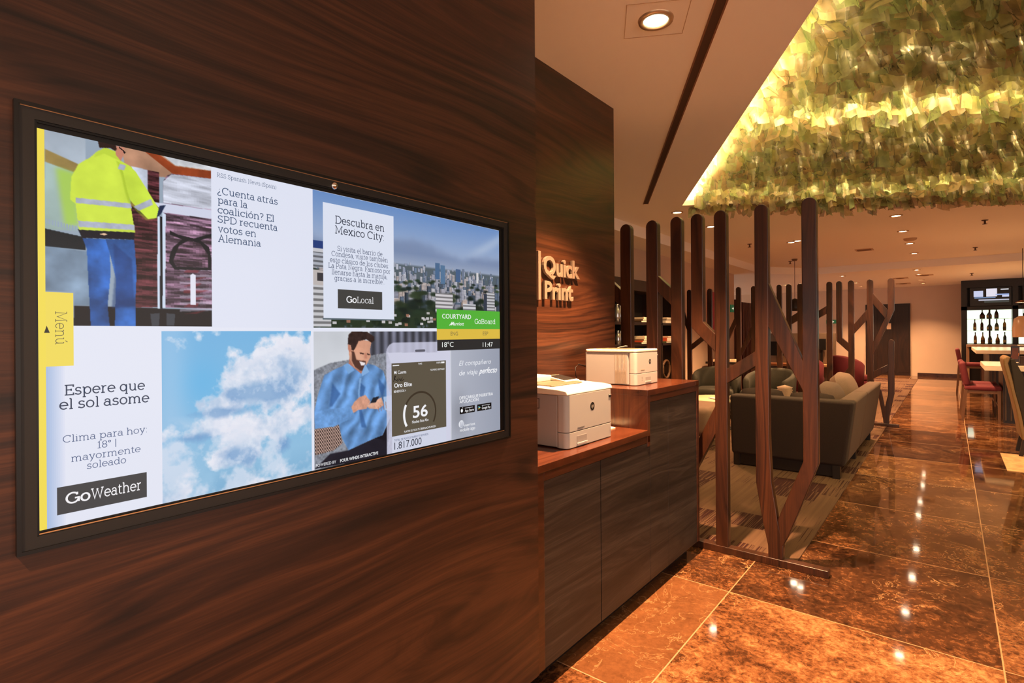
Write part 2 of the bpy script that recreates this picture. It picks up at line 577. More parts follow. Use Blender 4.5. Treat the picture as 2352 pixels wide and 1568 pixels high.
def marble_mat():
    m, nt, b = new_mat('brown_marble')
    g = NG(nt)
    x, y, z = g.pos()
    tx = g.math('DIVIDE', g.math('ADD', x, 1.065), 1.255)
    ty = g.math('DIVIDE', g.math('SUBTRACT', y, 2.175), 1.24)
    ix, iy = g.math('FLOOR', tx), g.math('FLOOR', ty)
    fx, fy = g.math('FRACT', tx), g.math('FRACT', ty)
    wn = g.n('ShaderNodeTexWhiteNoise', noise_dimensions='2D')
    g.put(wn.inputs['Vector'], g.comb(ix, iy, 0.0))
    r = wn.outputs['Value']
    vec = g.comb(g.math('MULTIPLY_ADD', r, 13.0, x), g.math('MULTIPLY_ADD', r, 31.0, y), 0.0)
    big = g.noise(vec, 2.2, 6, 0.62, 0.9)
    fine = g.noise(vec, 36.0, 5, 0.68, 0.6)
    mid = g.noise(vec, 8.0, 5, 0.65, 1.2)
    v = g.math('ADD', g.math('MULTIPLY', big, 0.38), g.math('ADD', g.math('MULTIPLY', fine, 0.44), g.math('MULTIPLY', mid, 0.30)))
    v = g.math('ADD', v, g.math('MULTIPLY_ADD', r, 0.12, -0.07))
    plain = g.math('MULTIPLY', g.math('COMPARE', ix, -1.0, 0.1), g.math('COMPARE', iy, 0.0, 0.1))
    v = g.math('MULTIPLY_ADD', plain, g.math('MULTIPLY', g.math('SUBTRACT', 0.605, v), 0.72), v)
    c = g.ramp(v, [(0.42, lin(34, 19, 11)), (0.52, lin(74, 44, 26)), (0.61, lin(122, 79, 49)), (0.74, lin(176, 130, 88))])
    # pale veins
    vn = g.noise(vec, 3.1, 5, 0.6, 1.6)
    vein = g.math('ABSOLUTE', g.math('SUBTRACT', vn, 0.5))
    vein = g.rng(vein, 0.0, 0.010, 1.0, 0.0)
    vmask = g.math('MAXIMUM', g.rng(g.noise(vec, 1.3, 2), 0.5, 0.62, 0.0, 0.8), g.math('MULTIPLY', plain, 0.4))
    c = g.mix(g.math('MULTIPLY', vein, vmask), c, lin(196, 152, 108))
    # joints
    jx = g.math('MINIMUM', fx, g.math('SUBTRACT', 1.0, fx))
    jy = g.math('MINIMUM', fy, g.math('SUBTRACT', 1.0, fy))
    j = g.math('LESS_THAN', g.math('MINIMUM', jx, jy), 0.0027)
    c = g.mix(j, c, lin(168, 128, 94))
    nt.links.new(c, b.inputs['Base Color'])
    nt.links.new(g.rng(j, 0, 1, 0.055, 0.45), b.inputs['Roughness'])
    bump = g.n('ShaderNodeBump')
    bump.inputs['Strength'].default_value = 0.012
    bump.inputs['Distance'].default_value = 0.02
    g.put(bump.inputs['Height'], g.noise(g.comb(x, y, 0.0), 5.0, 2))
    nt.links.new(bump.outputs[0], b.inputs['Normal'])
    b.inputs['Specular IOR Level'].default_value = 0.62
    return m
MARBLE = marble_mat()

def carpet_mat():
    m, nt, b = new_mat('striped_carpet')
    g = NG(nt)
    x, y, z = g.pos()
    bx = g.math('DIVIDE', x, 0.50)
    ix = g.math('FLOOR', bx)
    wn0 = g.n('ShaderNodeTexWhiteNoise', noise_dimensions='1D')
    g.put(wn0.inputs['W'], ix)
    by = g.math('ADD', g.math('DIVIDE', y, 0.36), g.math('MULTIPLY', wn0.outputs['Value'], 5.0))
    iy = g.math('FLOOR', by)
    wn = g.n('ShaderNodeTexWhiteNoise', noise_dimensions='2D')
    g.put(wn.inputs['Vector'], g.comb(ix, iy, 0.0))
    dens = g.rng(wn.outputs['Value'], 0.35, 1.0, 0.0, 1.0)
    st = g.noise(g.comb(g.math('MULTIPLY', x, 85.0), g.math('MULTIPLY', y, 1.1), iy), 1.0, 2, 0.6)
    st2 = g.noise(g.comb(g.math('MULTIPLY', x, 30.0), g.math('MULTIPLY', y, 0.6), 7.0), 1.0, 2, 0.6)
    thr = g.math('MULTIPLY_ADD', dens, -0.31, 0.715)
    s = g.rng(g.math('SUBTRACT', st, thr), -0.03, 0.03, 0.0, 1.0)
    base = g.mix(st2, lin(74, 54, 42), lin(106, 80, 62))
    c = g.mix(s, base, lin(52, 28, 26))
    pile = g.noise(g.comb(x, y, 0.0), 320.0, 2)
    c = g.mix(1.0, c, g.rng(pile, 0.3, 0.7, 0.75, 1.2), 'MULTIPLY')
    nt.links.new(c, b.inputs['Base Color'])
    b.inputs['Roughness'].default_value = 0.95
    b.inputs['Specular IOR Level'].default_value = 0.1
    return m
CARPET = carpet_mat()

# ---------------------------------------------------------------- room shell
HC, HL = 3.37, 3.19
E1 = np.array((-0.501, 0.865))      # along the ceiling cove, away from the print corner
E2 = np.array((0.865, 0.501))
P1 = np.array((-2.886, 7.331))

struct(MB().box(-11, 9, -6, 24.6, -0.12, 0, MARBLE), 'floor')
mb = MB().box(-11, -0.83, 4.12, 22.3, 0.0, 0.008, CARPET)
struct(mb, 'floor_carpet', label='grey and burgundy striped carpet under the lounge furniture')

# raised ceiling with the slanted opening for the glass sculpture
A0 = P1
A1 = P1 + E2 * 7.0
A2 = P1 + E2 * 7.0 - E1 * 9.3
A3 = P1 - E1 * 9.3
bm = bmesh.new()
outer = [bm.verts.new((x, y, HC)) for x, y in ((-3.99, -6), (9, -6), (9, 16.9), (-3.0, 16.9), (-3.99, 15.6))]
inner = [bm.verts.new((p[0], p[1], HC)) for p in (A0, A1, A2, A3)]
for lp in (outer, inner):
    for i in range(len(lp)):
        bm.edges.new((lp[i], lp[(i + 1) % len(lp)]))
bmesh.ops.triangle_fill(bm, use_beauty=True, edges=bm.edges[:])
bm.verts.index_update()
mb = MB()
mb.add([tuple(v.co) for v in bm.verts], [[v.index for v in f.verts] for f in bm.faces], CEIL)
bm.free()
struct(mb, 'ceiling')
mb = MB()
RT = 4.05
for p, q in ((A0, A1), (A1, A2), (A2, A3), (A3, A0)):
    mb.add([(p[0], p[1], HC), (q[0], q[1], HC), (q[0], q[1], RT), (p[0], p[1], RT)], [(0, 1, 2, 3)], CEIL)
mb.add([(p[0], p[1], RT) for p in (A0, A1, A2, A3)], [(0, 1, 2, 3)], CEIL)
struct(mb, 'ceiling_recess')
# lower ceiling beyond and at the lounge side, with the step between
mb = MB()
mb.add([(-11, -6, HL), (-3.99, -6, HL), (-3.99, 15.6, HL), (-3.0, 16.9, HL), (9, 16.9, HL), (9, 24.6, HL), (-11, 24.6, HL)],
       [(0, 1, 2, 6), (2, 3, 6), (3, 4, 5, 6)], CEIL)
struct(mb, 'ceiling_lounge')
mb = MB()
for p, q in (((-3.99, -6), (-3.99, 15.6)), ((-3.99, 15.6), (-3.0, 16.9)), ((-3.0, 16.9), (9, 16.9))):
    mb.add([(p[0], p[1], HL), (q[0], q[1], HL), (q[0], q[1], HC), (p[0], p[1], HC)], [(0, 1, 2, 3)], CEIL)
struct(mb, 'trim_1')

# walls
mb = MB().box(-2.22, -1.36, -6, 1.84, 0.15, 3.37, WALNUT).box(-2.22, -1.40, -6, 1.82, 0, 0.15, DARKWOOD)
struct(mb, 'wall_left')
mb = MB().box(-2.25, -2.05, 1.84, 3.81, 0, 3.37, WALNUT_RED)
struct(mb, 'wall_side')
struct(MB().box(-4.8, -4.6, 3.81, 15.35, 0, HL, WALLP), 'wall_lounge')
struct(MB().box(-4.6, -2.25, 3.75, 3.85, 0, 3.37, WALLP), 'wall_corner')
struct(MB().box(-11, 9, 24.0, 24.2, 0, HL, WALLP), 'wall_back')
struct(MB().box(8.6, 8.8, 6, 24.2, 0, 3.37, WALLP), 'wall_right')
struct(MB().box(-0.9, 9, 23.97, 24.0, 0, 0.11, pbr('dark_marble_skirting', (58, 32, 20), 0.25, noise=0.4, nscale=14)), 'baseboard_back')
# door in the back wall
mb = MB().box(-2.444, -1.098, 23.95, 24.0, 0, 2.59, DARKWOOD)
for x in (-2.40, -1.93, -1.46):
    mb.box(x, x + 0.32, 23.94, 23.95, 0.1, 2.5, DARKWOOD)
o = struct(mb, 'door_1', bevel=0.004)
mb = MB().box(-1.79, -1.66, 23.925, 23.94, 1.67, 1.89, pbr('sign_plate', (214, 180, 150), 0.5))
mb.build('door_sign', parent=o, label='small pale sign plate')

# ---------------------------------------------------------------- downlights
LENS = pbr('lamp_lens', (255, 240, 215), 0.4, emit=(255, 232, 196), estr=40.0)
RING = pbr('lamp_ring', (206, 176, 140), 0.3, 0.6)
def downlight(x, y, z, label, w=LAMP_W, r=0.075, lamp=True, size=1.9, blend=0.7, name='downlight', tilt=(0, 0), col=WARM):
    t = thing(name, label, 'ceiling light', (x, y, z), 0, 'recessed ceiling downlights')
    mb = MB().lathe([(r * 0.78, -0.002), (r * 0.82, -0.012), (r * 1.12, -0.012), (r * 1.16, 0.0)], RING, 28)
    mb.build('trim_ring', t, local=True)
    mb = MB().lathe([(0.0001, -0.004), (r * 0.79, -0.003)], LENS, 28)
    mb.build('lens', t, local=True)
    if lamp:
        l = bpy.data.lights.new('downlight_beam', 'SPOT')
        l.energy = w
        l.color = col
        l.spot_size = size
        l.spot_blend = blend
        l.shadow_soft_size = r * 0.45
        o = bpy.data.objects.new('downlight_beam', l)
        COL.objects.link(o)
        o.parent = t
        o.location = (0, 0, -0.03)
        o.rotation_euler = (tilt[0], tilt[1], 0)
    return t

big = downlight(-1.281, 2.883, HC, 'large round downlight in a square access panel above the printers', w=LAMP_W * 5.6, r=0.085, size=1.35)
mb = MB()
for s in (0.17,):
    for a, b_, c, d in ((-s, s, -s, -s + 0.004), (-s, s, s - 0.004, s), (-s, -s + 0.004, -s, s), (s - 0.004, s, -s, s)):
        mb.box(a, b_, c, d, -0.002, 0.0, pbr('panel_joint', (190, 160, 128), 0.8), M=Matrix.Rotation(0.52, 4, 'Z'))
mb.build('access_panel', big, local=True)
row = [(-0.63, 10.12, HC, 'downlight over the aisle just behind the hanging glass sculpture'),
       (-0.634, 11.77, HC, 'second downlight of the aisle row behind the glass sculpture'),
       (-0.62, 13.5, HC, 'aisle downlight nearest the round smoke detector'),
       (-0.62, 15.3, HC, 'aisle downlight just in front of the ceiling step'),
       (-0.66, 17.5, HL, 'first aisle downlight behind the ceiling step'),
       (-0.67, 18.9, HL, 'aisle downlight halfway between ceiling step and back wall'),
       (-0.68, 20.96, HL, 'aisle downlight second from the back wall'),
       (-0.695, 22.5, HL, 'aisle downlight closest to the back wall')]
for x, y, z, lb in row:
    downlight(x, y, z, lb, w=LAMP_W * (1.35 if y > 10.5 else 1.5))
for x, y, z, lb in ((-3.10, 7.68, HC, 'downlight at the far tip of the ceiling cove, behind the fourth post'),
                    (-3.09, 9.09, HC, 'downlight seen between fourth and fifth posts of the near screen'),
                    (-2.42, 11.74, HC, 'left half of the twin downlight above the far post screen'),
                    (-2.28, 11.62, HC, 'right half of the twin downlight above the far post screen'),
                    (-2.38, 17.94, HL, 'lounge downlight nearest the ceiling step'),
                    (-2.36, 20.75, HL, 'lounge downlight second from the back wall door'),
                    (-2.43, 22.45, HL, 'lounge downlight right in front of the back wall door')):
    downlight(x, y, z, lb, w=LAMP_W * (1.7 if y > 10 else 1.0))
# unseen fill lamps added beside and behind the viewer to brighten the ceiling
for i, (x, y, w) in enumerate(((0.35, 0.9, 0.3), (-0.55, -1.0, 1.3), (2.6, -0.8, 1.5), (0.6, -3.2, 1.8), (3.0, -3.4, 1.6), (5.6, 1.0, 1.6))):
    downlight(x, y, HC, ['added fill downlight over the aisle in front of the screen wall', 'added fill downlight close to the wooden screen wall',
                         'added fill downlight right of the aisle near the entrance', 'added fill downlight over the aisle near the entrance',
                         'added fill downlight in the entrance corner', 'added fill downlight beside the glass sculpture'][i], w=LAMP_W * w)
for i, (x, y) in enumerate(((2.2, 19.0), (5.0, 20.0), (2.6, 14.0), (5.5, 13.0), (-6.5, 18.0), (-6.5, 21.5), (-4.3, 20.0))):  # extra lamps added as fill over bar, dining side and lounge
    downlight(x, y, HC if y < 16.9 and x > -3.9 else HL, ['added fill downlight over the tall bar table', 'added fill downlight at the bar counter end', 'added fill downlight over the white dining table',
                         'added fill downlight by the dining side wall', 'added fill downlight deep behind the slatted screen', 'added fill downlight in the far lounge corner',
                         'added fill downlight above the grey media panel'][i], w=LAMP_W * (0.6 if x > 0 else 0.9))

# ---------------------------------------------------------------- ceiling fittings
def sprinkler(x, y, z, label):
    t = thing('sprinkler', label, 'sprinkler', (x, y, z), 0, 'ceiling sprinklers')
    m = pbr('sprinkler_metal', (92, 66, 46), 0.35, 0.8)
    MB().lathe([(0.0001, 0), (0.045, -0.002), (0.04, -0.012), (0.0001, -0.012)], m, 16).build('escutcheon', t, local=True)
    MB().cyl((0, 0), 0.014, -0.06, -0.01, m, 10).build('body', t, local=True)
    MB().lathe([(0.0001, -0.06), (0.032, -0.062), (0.032, -0.068), (0.0001, -0.068)], m, 14).build('deflector', t, local=True)
for x, y, z, lb in ((-3.108, 11.4, HC, 'sprinkler left of the tallest branching post, over the lounge'), (0.445, 11.48, HC, 'sprinkler nearest the glass sculpture, toward the bar'),
                    (0.429, 15.1, HC, 'sprinkler in front of the ceiling step, toward the bar'), (0.48, 19.6, HL, 'sprinkler above the lit bottle cabinet'),
                    (-3.1, 14.9, HC, 'sprinkler beside the cord of the black pendant lamp')):
    sprinkler(x, y, z, lb)
det = pbr('detector_plastic', (196, 160, 124), 0.5)
o = MB().lathe([(0.0001, -0.05), (0.06, -0.05), (0.10, -0.03), (0.11, 0.0)], det, 24, (-0.579, 11.795 + 1.0, HC)).build('smoke_detector')
tag(o, 'round smoke detector on the ceiling over the aisle', 'smoke detector')
t = thing('ceiling_speaker', 'square tilted ceiling grille in front of the ceiling step', 'ceiling grille', (-1.429, 13.87, HC))
MB().box(-0.16, 0.16, -0.16, 0.16, -0.012, 0, det).build('frame', t, local=True)
MB().box(-0.13, 0.13, -0.13, 0.13, -0.015, -0.012, pbr('grille_shadow', (120, 82, 54), 0.7)).build('grille', t, local=True)
for i, (x, y) in enumerate(((-1.15, 19.9), (-1.2, 22.2), (-0.55, 19.3))):
    t = thing('ceiling_vent', ['ceiling vent left of the aisle downlights', 'ceiling vent nearest the back wall', 'small ceiling vent right behind the step'][i], 'ceiling vent', (x, y, HL))
    MB().box(-0.2, 0.2, -0.2, 0.2, -0.008, 0, det).build('frame', t, local=True)
    MB().lathe([(0.0001, -0.03), (0.1, -0.02), (0.11, -0.008)], pbr('grille_shadow', (120, 82, 54), 0.7), 20).build('cone', t, local=True)
# linear air slot parallel to the cove
t = thing('air_slot_diffuser', 'long dark linear air slot in the ceiling beside the cove', 'air vent', (-3.23, 6.9, HC))
ang = math.atan2(-E1[1], -E1[0])
Mz = Matrix.Rotation(ang, 4, 'Z')
fm = pbr('slot_frame', (120, 78, 50), 0.6)
MB().box(0, 9.0, -0.036, -0.026, -0.006, 0, fm, M=Mz).box(0, 9.0, 0.026, 0.036, -0.006, 0, fm, M=Mz).build('frame', t, local=True)
MB().box(0, 9.0, -0.026, 0.026, -0.003, 0, pbr('slot_dark', (66, 40, 26), 0.8), M=Mz).build('slot', t, local=True)

# ---------------------------------------------------------------- hanging glass sculpture
def glass_mat():
    m, nt, b = new_mat('sculpture_glass')
    g = NG(nt)
    at = g.n('ShaderNodeAttribute')
    at.attribute_name = 'tint'
    x, y, z = g.pos()
    vor = g.n('ShaderNodeTexVoronoi', feature='DISTANCE_TO_EDGE')
    wv = g.noise(g.comb(x, y, z), 6.0, 2)
    g.put(vor.inputs['Vector'], g.comb(g.math('MULTIPLY_ADD', wv, 0.5, g.math('MULTIPLY', x, 3.6)), g.math('MULTIPLY', y, 3.6), g.math('MULTIPLY', z, 1.6)))
    vor.inputs['Scale'].default_value = 1.0
    crack = g.rng(vor.outputs['Distance'], 0.0, 0.022, 1.0, 0.0)
    cloud = g.noise(g.comb(x, y, z), 9.0, 4, 0.6)
    c = g.mix(1.0, at.outputs['Color'], g.rng(cloud, 0.3, 0.7, 0.55, 1.3), 'MULTIPLY')
    c = g.mix(g.math('MULTIPLY', crack, 0.75), c, lin(26, 60, 14))
    nt.nodes.remove(b)
    out = nt.nodes['Material Output']
    tr = g.n('ShaderNodeBsdfTranslucent')
    df = g.n('ShaderNodeBsdfDiffuse')
    gl = g.n('ShaderNodeBsdfGlossy')
    gl.inputs['Roughness'].default_value = 0.3
    nt.links.new(c, tr.inputs[0])
    nt.links.new(c, df.inputs[0])
    m1 = g.n('ShaderNodeMixShader')
    m1.inputs[0].default_value = 0.34
    nt.links.new(tr.outputs[0], m1.inputs[1])
    nt.links.new(df.outputs[0], m1.inputs[2])
    m2 = g.n('ShaderNodeMixShader')
    m2.inputs[0].default_value = 0.03
    nt.links.new(m1.outputs[0], m2.inputs[1])
    nt.links.new(gl.outputs[0], m2.inputs[2])
    tp = g.n('ShaderNodeBsdfTransparent')
    m3 = g.n('ShaderNodeMixShader')
    m3.inputs[0].default_value = 0.36
    nt.links.new(m2.outputs[0], m3.inputs[1])
    nt.links.new(tp.outputs[0], m3.inputs[2])
    nt.links.new(m3.outputs[0], out.inputs[0])
    return m
GLASS = glass_mat()
TINTS = [lin(*c)[:3] for c in ((170, 164, 100), (150, 152, 94), (186, 158, 112), (140, 124, 88), (160, 176, 118), (196, 180, 122), (150, 124, 92), (178, 180, 126), (126, 138, 84))]

def sheet_z(s, q):
    """height of the shard sheet: s metres before the far edge, q across"""
    s = s + 0.16 * math.sin(q * 0.9 + 0.4)
    K = [(-0.4, 3.20), (0.0, 3.20), (0.56, 3.36), (0.60, 3.37), (0.9, 3.26), (0.95, 3.26), (1.7, 3.33), (2.60, 3.52), (2.7, 3.6), (2.95, 3.44), (3.0, 3.44), (3.6, 3.47), (4.6, 3.60), (9.5, 3.62)]
    for (a, za), (b, zb) in zip(K, K[1:]):
        if s <= b:
            f = max(0, min(1, (s - a) / (b - a)))
            f = f * f * (3 - 2 * f)
            return za + (zb - za) * f + 0.02 * math.sin(q * 2.3 + s)
    return 3.62

def shard(s, q):
    """one bent glass piece hung at (s, q): world verts, faces"""
    w = random.uniform(0.05, 0.14)
    h = random.uniform(0.17, 0.30)
    z = sheet_z(s, q) + random.uniform(-0.02, 0.10)
    yaw = random.gauss(0, 0.38)
    tilt = random.gauss(0.25, 0.22)
    bend = random.uniform(-0.05, 0.05)
    base = P1 - E1 * s + E2 * q
    rx = E2 * math.cos(yaw) + E1 * math.sin(yaw)
    nx = -E1 * math.cos(yaw) + E2 * math.sin(yaw)
    v = []
    j = [random.uniform(-0.03, 0.03) for _ in range(8)]
    for a in range(3):
        for b_ in range(3):
            uu = (a / 2 - 0.5) * w * (1 + 0.25 * j[0] / 0.03 * (b_ / 2 - 0.5)) + (j[1] if b_ == 0 else 0.0)
            hh = b_ / 2 * h + (j[2] * 1.2 if (a == 0 and b_ == 0) else 0) + (j[3] * 1.2 if (a == 2 and b_ == 0) else 0) + (j[4] if b_ == 2 and a == 1 else 0)
            d = bend * (1 if a == 1 else 0) + hh * math.sin(tilt)
            xy = base + rx * uu - nx * d
            v.append((xy[0], xy[1], z + hh * math.cos(tilt)))
    f = [(a * 3 + b_, (a + 1) * 3 + b_, (a + 1) * 3 + b_ + 1, a * 3 + b_ + 1) for a in range(2) for b_ in range(2)]
    return v, f

t = thing('glass_sculpture', 'wavy hanging sculpture of green and amber glass shards in the ceiling opening', 'ceiling sculpture', (0.2, 6.2, 3.45))
pieces = []
s = -0.15
while s < 8.6:
    q = 0.14 + random.uniform(0, 0.08)
    while q < 6.2:
        sw = s + 0.16 * math.sin(q * 0.9 + 0.4)
        if not (2.66 < sw < 2.92 or 0.62 < sw < 0.87):
            pieces.append(shard(s + random.uniform(-0.03, 0.03), q))
        q += random.uniform(0.055, 0.085)
    s += 0.10
def near_view(p):
    c = np.mean(p[0], axis=0)
    d = math.hypot(c[0], c[1])
    a = math.atan2(-c[0], c[1])
    vis = -0.12 < a + 0.06 and a > -0.078 + 0.0 and (c[2] - 1.6) / max(0.1, d) < 0.62
    return d if vis else 99 + d
pieces.sort(key=near_view)
def shard_obj(name, lst, kind=None):
    mb = MB()
    cols = []
    for v, f in lst:
        mb.add(v, f, GLASS, True)
        c = TINTS[random.randrange(len(TINTS))]
        k = random.uniform(0.75, 1.2)
        cols += [c[0] * k, c[1] * k, c[2] * k, 1.0] * len(v)
    o = mb.build(name, t)
    at = o.data.color_attributes.new('tint', 'FLOAT_COLOR', 'POINT')
    at.data.foreach_set('color', cols)
    if kind:
        o['kind'] = kind
    return o
for p in pieces[:100]:
    shard_obj('glass_shard', [p])
shard_obj('glass_shards', pieces[100:], 'stuff')
# hidden light strips that belong to the sculpture recess
STRIP = pbr('light_strip', (255, 230, 170), 0.5, emit=(255, 214, 130), estr=6.0)
def strip_light(p, q, z, w, col=(1.0, 0.72, 0.28)):
    L = float(np.hypot(*(q - p)))
    l = bpy.data.lights.new('cove_strip_light', 'AREA')
    l.shape = 'RECTANGLE'
    l.size = L
    l.size_y = 0.06
    l.energy = w * L
    l.color = col
    o = bpy.data.objects.new('cove_strip_light', l)
    COL.objects.link(o)
    m = (p + q) / 2
    o.location = (m[0], m[1], z)
    o.rotation_euler = (0, 0, math.atan2(q[1] - p[1], q[0] - p[0]))
    return o
c0, c1 = P1 + E2 * 0.09 - E1 * 0.1, P1 + E2 * 0.09 - E1 * 9.0
o = strip_light(c0, c1, HC + 0.06, 17.0, (1.0, 0.78, 0.42))
o.rotation_euler = (PI, 0, math.atan2(*(c1 - c0)[::-1]))
for s_, z_, w in ((2.82, 3.86, 46.0), (0.78, 3.60, 22.0)):
    o = strip_light(P1 - E1 * s_ + E2 * 0.15, P1 - E1 * s_ + E2 * 6.2, z_, w, (1.0, 0.76, 0.34))
    o.rotation_euler = (Matrix.Rotation(math.atan2(E2[1], E2[0]), 4, 'Z') @ Matrix.Rotation(1.0, 4, 'X')).to_euler()
for s_ in (0.6, 2.9, 5.2, 7.0):
    strip_light(P1 - E1 * s_ + E2 * 0.3, P1 - E1 * s_ + E2 * 6.4, 3.98, 3.0, (1.0, 0.80, 0.5))

# ---------------------------------------------------------------- wall display
SX0, SX1, SZ1, SZ0 = 0.228, 1.592, 2.001, 1.2285
XS = -1.3572
def scr(x, y, lay=0):
    return (XS + lay * 0.0004, SX0 + x / 1920 * (SX1 - SX0), SZ1 - y / 1080 * (SZ1 - SZ0))

tv = thing('wall_display', 'large landscape touch screen with news, weather and city tiles on the walnut wall', 'screen', (-1.36, 0.918, 1.615))
FRAME = pbr('display_frame', (34, 32, 32), 0.45)
FRAME_DARK = pbr('display_frame_edge', (12, 10, 10), 0.35)
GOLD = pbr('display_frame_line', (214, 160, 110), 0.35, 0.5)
fy0, fy1, fz0, fz1 = 0.197, 1.642, 1.1935, 2.0415
mb = MB()
def ringbox(mb, y0, y1, z0, z1, w, x0, x1, mat):
    mb.box(x0, x1, y0, y1, z1 - w, z1, mat).box(x0, x1, y0, y1, z0, z0 + w, mat)
    mb.box(x0, x1, y0, y0 + w, z0 + w, z1 - w, mat).box(x0, x1, y1 - w, y1, z0 + w, z1 - w, mat)
ringbox(mb, fy0 - 0.003, fy1 + 0.003, fz0 - 0.003, fz1 + 0.003, 0.007, -1.362, -1.3465, FRAME_DARK)
mb.build('outer_frame', tv)
mb = MB()
ringbox(mb, fy0 + 0.004, fy1 - 0.004, fz0 + 0.004, fz1 - 0.004, 0.0225, -1.362, -1.350, FRAME)
ringbox(mb, fy0 + 0.0265, fy1 - 0.0265, fz0 + 0.0265, fz1 - 0.0265, 0.004, -1.362, -1.3535, FRAME_DARK)
mb.box(-1.3598, -1.3586, fy0 + 0.02, fy1 - 0.02, fz0 + 0.02, fz1 - 0.02, FRAME_DARK)
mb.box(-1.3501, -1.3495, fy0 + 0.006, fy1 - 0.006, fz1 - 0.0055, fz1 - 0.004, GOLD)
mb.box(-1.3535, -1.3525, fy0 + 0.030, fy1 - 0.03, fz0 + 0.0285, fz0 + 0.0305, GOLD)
mb.build('bezel', tv)
MB().lathe([(0.0001, -0.011), (0.007, -0.0085), (0.011, 0), (0.007, 0.0085), (0.0001, 0.011)], CHROME, 20, (-1.349, 0.866, 2.022)).build('webcam', tv, label='small shiny camera ball')

WHITE_D = (226, 229, 243)
def quad(mb, x0, x1, y0, y1, lay, rgb):
    mb.add([scr(x0, y0, lay), scr(x1, y0, lay), scr(x1, y1, lay), scr(x0, y1, lay)], [(0, 1, 2, 3)], disp(rgb))
    return mb
def polyq(mb, pts, lay, rgb):
    mb.add([scr(x, y, lay) for x, y in pts], [tuple(range(len(pts)))], disp(rgb))
    return mb
def stext(mb, s, x0, x1, y, cap, rgb, weight=6.5, lay=3, rot=False):
    st, w = slab_text(s, weight)
    kx = (x1 - x0) / w
    ky = cap / 70.0
    for v, f in st:
        if rot:
            mb.add([scr(y + b * ky, x0 + a * kx, lay) for a, b in v], f, disp(rgb))
        else:
            mb.add([scr(x0 + a * kx, y - b * ky, lay) for a, b in v], f, disp(rgb))
def ftext(mb, s, x0, x1, y, cap, rgb, bold=0.0, lay=3, shear=0.0):
    v, f = font_mesh(s, bold, shear=shear)
    lo, hi = min(p[0] for p in v), max(p[0] for p in v)
    ref = font_mesh('H', bold)[0]
    ch = max(p[1] for p in ref)
    kx, ky = (x1 - x0) / (hi - lo), cap / ch
    mb.add([scr(x0 + (p[0] - lo) * kx, y - p[1] * ky, lay) for p in v], f, disp(rgb))
def arcq(mb, cx, cy, r, w, a0, a1, lay, rgb, n=24):
    v, f = ribbon(A(cx, -cy, r, r, a0, a1, n), w)
    mb.add([scr(a, -b, lay) for a, b in v], f, disp(rgb))

# --- pictures shown on the display: colour fields evaluated on fine grids
def field(h, w, cell, seed, octs=4, gain=0.5):
    r = np.random.default_rng(seed)
    out = np.zeros((h, w)); amp = 1.0; tot = 0
    for o in range(octs):
        c = max(1.0, cell / 2 ** o)
        gh, gw = int(h / c) + 3, int(w / c) + 3
        g = r.random((gh, gw))
        yy, xx = np.arange(h) / c, np.arange(w) / c
        y0, x0 = yy.astype(int), xx.astype(int)
        fy, fx = yy - y0, xx - x0
        fy, fx = fy * fy * (3 - 2 * fy), fx * fx * (3 - 2 * fx)
        a = g[np.ix_(y0, x0)] * (1 - fx) + g[np.ix_(y0, x0 + 1)] * fx
        b = g[np.ix_(y0 + 1, x0)] * (1 - fx) + g[np.ix_(y0 + 1, x0 + 1)] * fx
        out += amp * (a * (1 - fy)[:, None] + b * fy[:, None])
        tot += amp; amp *= gain
    return out / tot

class Pic:
    def __init__(s, x0, x1, y0, y1, step=1.5):
        s.r = (x0, x1, y0, y1)
        s.w, s.h = int((x1 - x0) / step) + 1, int((y1 - y0) / step) + 1
        s.X, s.Y = np.meshgrid(np.linspace(x0, x1, s.w), np.linspace(y0, y1, s.h))
        s.c = np.zeros((s.h, s.w, 3))
        s.step = step
    def mask(s, poly, soft=0):
        m = np.zeros(s.X.shape, bool)
        n = len(poly)
        for i in range(n):
            (xa, ya), (xb, yb) = poly[i], poly[(i + 1) % n]
            if ya == yb:
                continue
            cond = (s.Y >= min(ya, yb)) & (s.Y < max(ya, yb))
            xi = xa + (s.Y - ya) * (xb - xa) / (yb - ya)
            m ^= cond & (s.X < xi)
        m = m.astype(float)
        for _ in range(soft):
            p = np.pad(m, 1, mode='edge')
            m = (p[:-2, 1:-1] + p[2:, 1:-1] + p[1:-1, :-2] + p[1:-1, 2:] + 2 * p[1:-1, 1:-1]) / 6
        return m
    def fill(s, poly, rgb, soft=1, alpha=1.0, tex=None):
        m = (s.mask(poly, soft) * alpha)[..., None]
        c = np.array(rgb, float)
        if tex is not None:
            c = c * tex[..., None]
        s.c = s.c * (1 - m) + c * m
    def mixin(s, m, rgb):
        m = np.clip(m, 0, 1)[..., None]
        s.c = s.c * (1 - m) + np.array(rgb, float) * m
    def build(s, mb, lay):
        """adds grid geometry; returns colours per vertex"""
        c = np.clip(s.c, 0, 255) / 255
        l = np.where(c <= 0.04045, c / 12.92, ((c + 0.055) / 1.055) ** 2.4)
        v = [scr(x, y, lay) for x, y in zip(s.X.ravel(), s.Y.ravel())]
        w = s.w
        f = [(j * w + i, j * w + i + 1, (j + 1) * w + i + 1, (j + 1) * w + i) for j in range(s.h - 1) for i in range(w - 1)]
        mb.add(v, f, disp_picture())
        return np.concatenate([l.reshape(-1, 3), np.ones((l.size // 3, 1))], 1)

